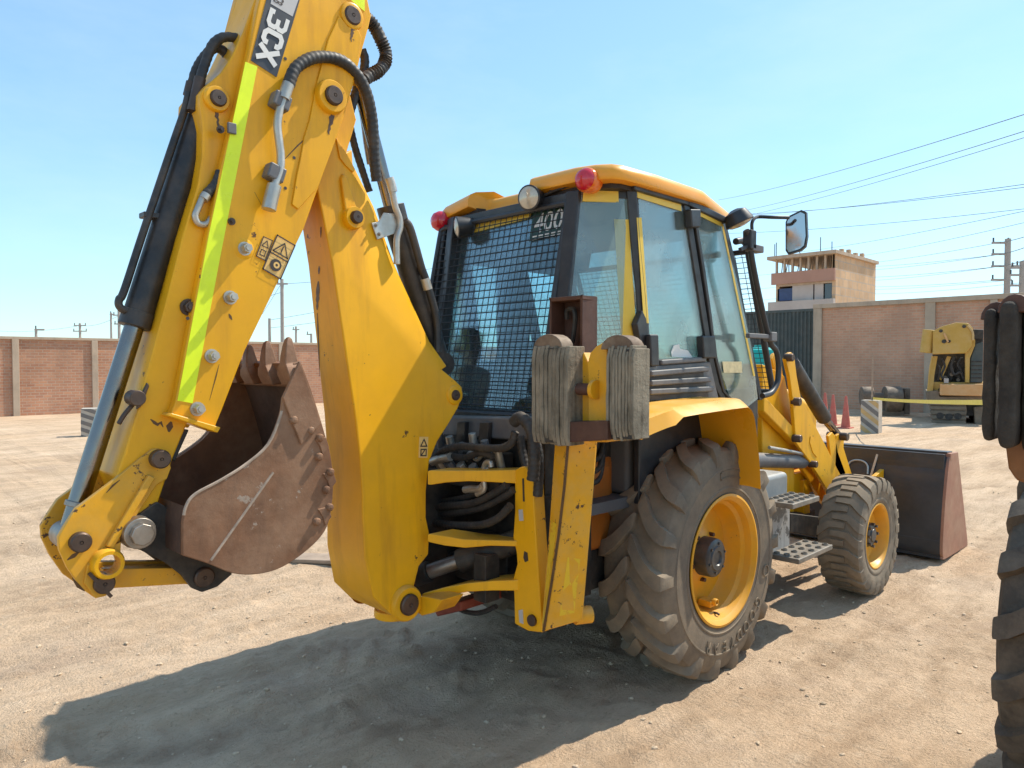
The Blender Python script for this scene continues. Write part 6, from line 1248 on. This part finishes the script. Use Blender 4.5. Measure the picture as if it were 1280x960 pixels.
# crawler digger seen from its end
o=thing('crawler_digger',at((21.043,3.140,0.003)),'ochre crawler digger with exposed engine bay in front of the brick wall','excavator',rz=R(-44.75-29))
S=22.0/907.
def ex(u,v): return ((u-1190)*S*.87,(453.6-v)*S+1.832)
def pl(name,pts,y0,y1,m,bevel=.02,par=o):
    b=MB(); b.ext([ex(*q) for q in pts],'y',y0,y1); return b.build(name,m,par,bevel=bevel)
tr=pl('track',[(1163,505),(1166,529),(1206,530),(1208,512),(1206,503)],0,2.9,'track',.03)
for k in range(4): pl('track_shoe',[(1161+k,508+k*6),(1162+k,512+k*6),(1207,512+k*6),(1207,508+k*6)],-.05,.03,'track',.008,tr)
pl('track',[(1216,508),(1218,530),(1258,530),(1258,505)],.1,2.9,'track',.03)
pl('undercarriage',[(1195,500),(1195,520),(1230,520),(1230,500)],.3,2.5,'dark')
pl('rear_guard',[(1157,490),(1160,507),(1225,505),(1225,494),(1174,496),(1172,488)],-.1,2.6,'track',.02)
pl('counterweight_panel',[(1174,480),(1174,494),(1240,494),(1240,479)],-.35,.1,'diggero',.03)
pl('engine_deck',[(1165,478),(1165,490),(1240,490),(1240,478)],.1,2.4,'digger',.02)
pl('corner_post',[(1163,445),(1159,480),(1158,492),(1166,492),(1167,470),(1171,445)],.0,.25,'digger',.02)
pl('door_post',[(1204,426),(1205,478),(1210,478),(1210,448),(1216,432),(1216,425)],-.1,.15,'digger',.015)
pl('side_panel',[(1211,448),(1211,478),(1226,478),(1226,428),(1217,430)],.0,.2,'gate',.02)
pl('bay_back',[(1165,440),(1165,480),(1228,480),(1228,420),(1212,420),(1212,440)],.7,.9,'dark')
for k,(pts) in enumerate(([(1183,445),(1172,473),(1176,476),(1188,446)],[(1199,447),(1194,470),(1199,476),(1203,447)],[(1187,450),(1184,476),(1190,476),(1194,452)])): pl('strut',pts,.15+.1*k,.35+.1*k,'digger' if k<1 else 'dark',.01)
for (u,v,r) in((1181,473,.07),(1189,468,.06),(1197,475,.05)): b=MB(); x,z=ex(u,v); b.cyl((x,.2,z),(x,.8,z),r,n=12); b.build('engine_pipe','drum',o)
b=MB(); x,z=ex(1182,476); b.box((x-.06,-.1,z-.07),(x+.06,.1,z+.07)); b.build('white_box','lightwall',o,bevel=.01)
up_=pl('boom_head',[(1164,414),(1164,443),(1205,442),(1212,433),(1213,412),(1207,405),(1192,404),(1176,408)],-.25,.35,'digger',.03)
b=MB(); x,z=ex(1157,412); x2,z2=ex(1156,441); b.cyl((x-.03,-.05,z2),(x+.05,-.05,z),.17,.17,n=20); b.build('cylinder_end','digger',up_,bevel=.02)
for u,v,r in((1174,414,.05),(1184,427,.045),(1202,409,.05),(1178,427,.06)): b=MB(); x,z=ex(u,v); b.cyl((x,-.245,z),(x,-.27,z),r,n=14); b.build('pin','dark',up_)
b=MB(); p0_=ex(1178,417); p1_=ex(1183,428); b.bar((p0_[0],-.28,p0_[1]),(p1_[0],-.28,p1_[1]),.05,.05); b.build('lever','diggero',up_)
b=MB(); b.tube([(ex(1206,408)[0],-.28,ex(1206,408)[1]),(ex(1212,416)[0],-.28,ex(1212,416)[1]),(ex(1213,426)[0],-.28,ex(1213,426)[1])],.03,8); b.build('hose','blocky',up_)
for pts,r in(([(1176,448),(1180,458),(1176,470),(1183,477)],.03),([(1192,446),(1188,458),(1192,468),(1200,466),(1204,474)],.04),([(1200,448),(1196,456),(1201,464)],.03),([(1170,455),(1174,462),(1172,476)],.025)):
    b=MB(); b.tube([(ex(*q)[0],.12,ex(*q)[1]) for q in pts],r,8); b.build('engine_hose','hose',o)
for k in range(6): b=MB(); x,z=ex(1166+k*7.5,487); b.cyl((x,.08,z),(x,.04,z),.03,n=8); b.build('deck_bolt','dark',o)
for k in range(5): b=MB(); x,z=ex(1212.2,452+k*5); b.box((x,-.03,z-.02),(x+.26,.01,z+.02)); b.build('panel_slat','dark',o)
b=MB(); b.tube([(ex(1164,445)[0],-.1,ex(1164,445)[1]),(ex(1161,462)[0],-.12,ex(1161,462)[1]),(ex(1160,480)[0],-.1,ex(1160,480)[1])],.02,6); b.build('grab_rail','digger',o)
for u,v in((1175,520),(1186,521),(1197,520)): b=MB(); x,z=ex(u,v); b.cyl((x,.02,z),(x,-.06,z),.10,n=16); b.build('track_roller','dark',tr)
b=MB(); b.ext([ex(*q) for q in((1213,412),(1213,425),(1226,424),(1226,413))],'y',.0,.5); b.build('bracket','dark',o,bevel=.02)
# teal water tank beyond the bonnet
o=thing('water_tank',at((18.809,8.185,0.339)),'teal plastic tank top showing beside the yellow bonnet','tank',rz=0)
b=MB(); b.lathe([(.001,2.35),(.35,2.33),(.55,2.25),(.60,2.1),(.60,.3),(.56,0)],(0,0,0),(0,0,1),28); b.build('tank_shell','teal',o)
b=MB(); b.lathe([(.001,2.42),(.2,2.42),(.2,2.33)],(0,0,0),(0,0,1),20); b.build('tank_lid','teal',o)
# loose plank on the ground behind the boom
q=[(-0.511,2.903)][0]; b=MB(); b.box((-.30,-.12,0),(.30,.12,.035)); o=b.build('wooden_plank','wood',bevel=.006); o.location=(q[0],q[1],.02); o.rotation_euler=(0,R(-3),R(-62)); tag(o,'grey timber offcut lying on the ground beside the boom','plank')
# bent wire scrap by the big tyre
q=[(0.764,-0.684)][0];
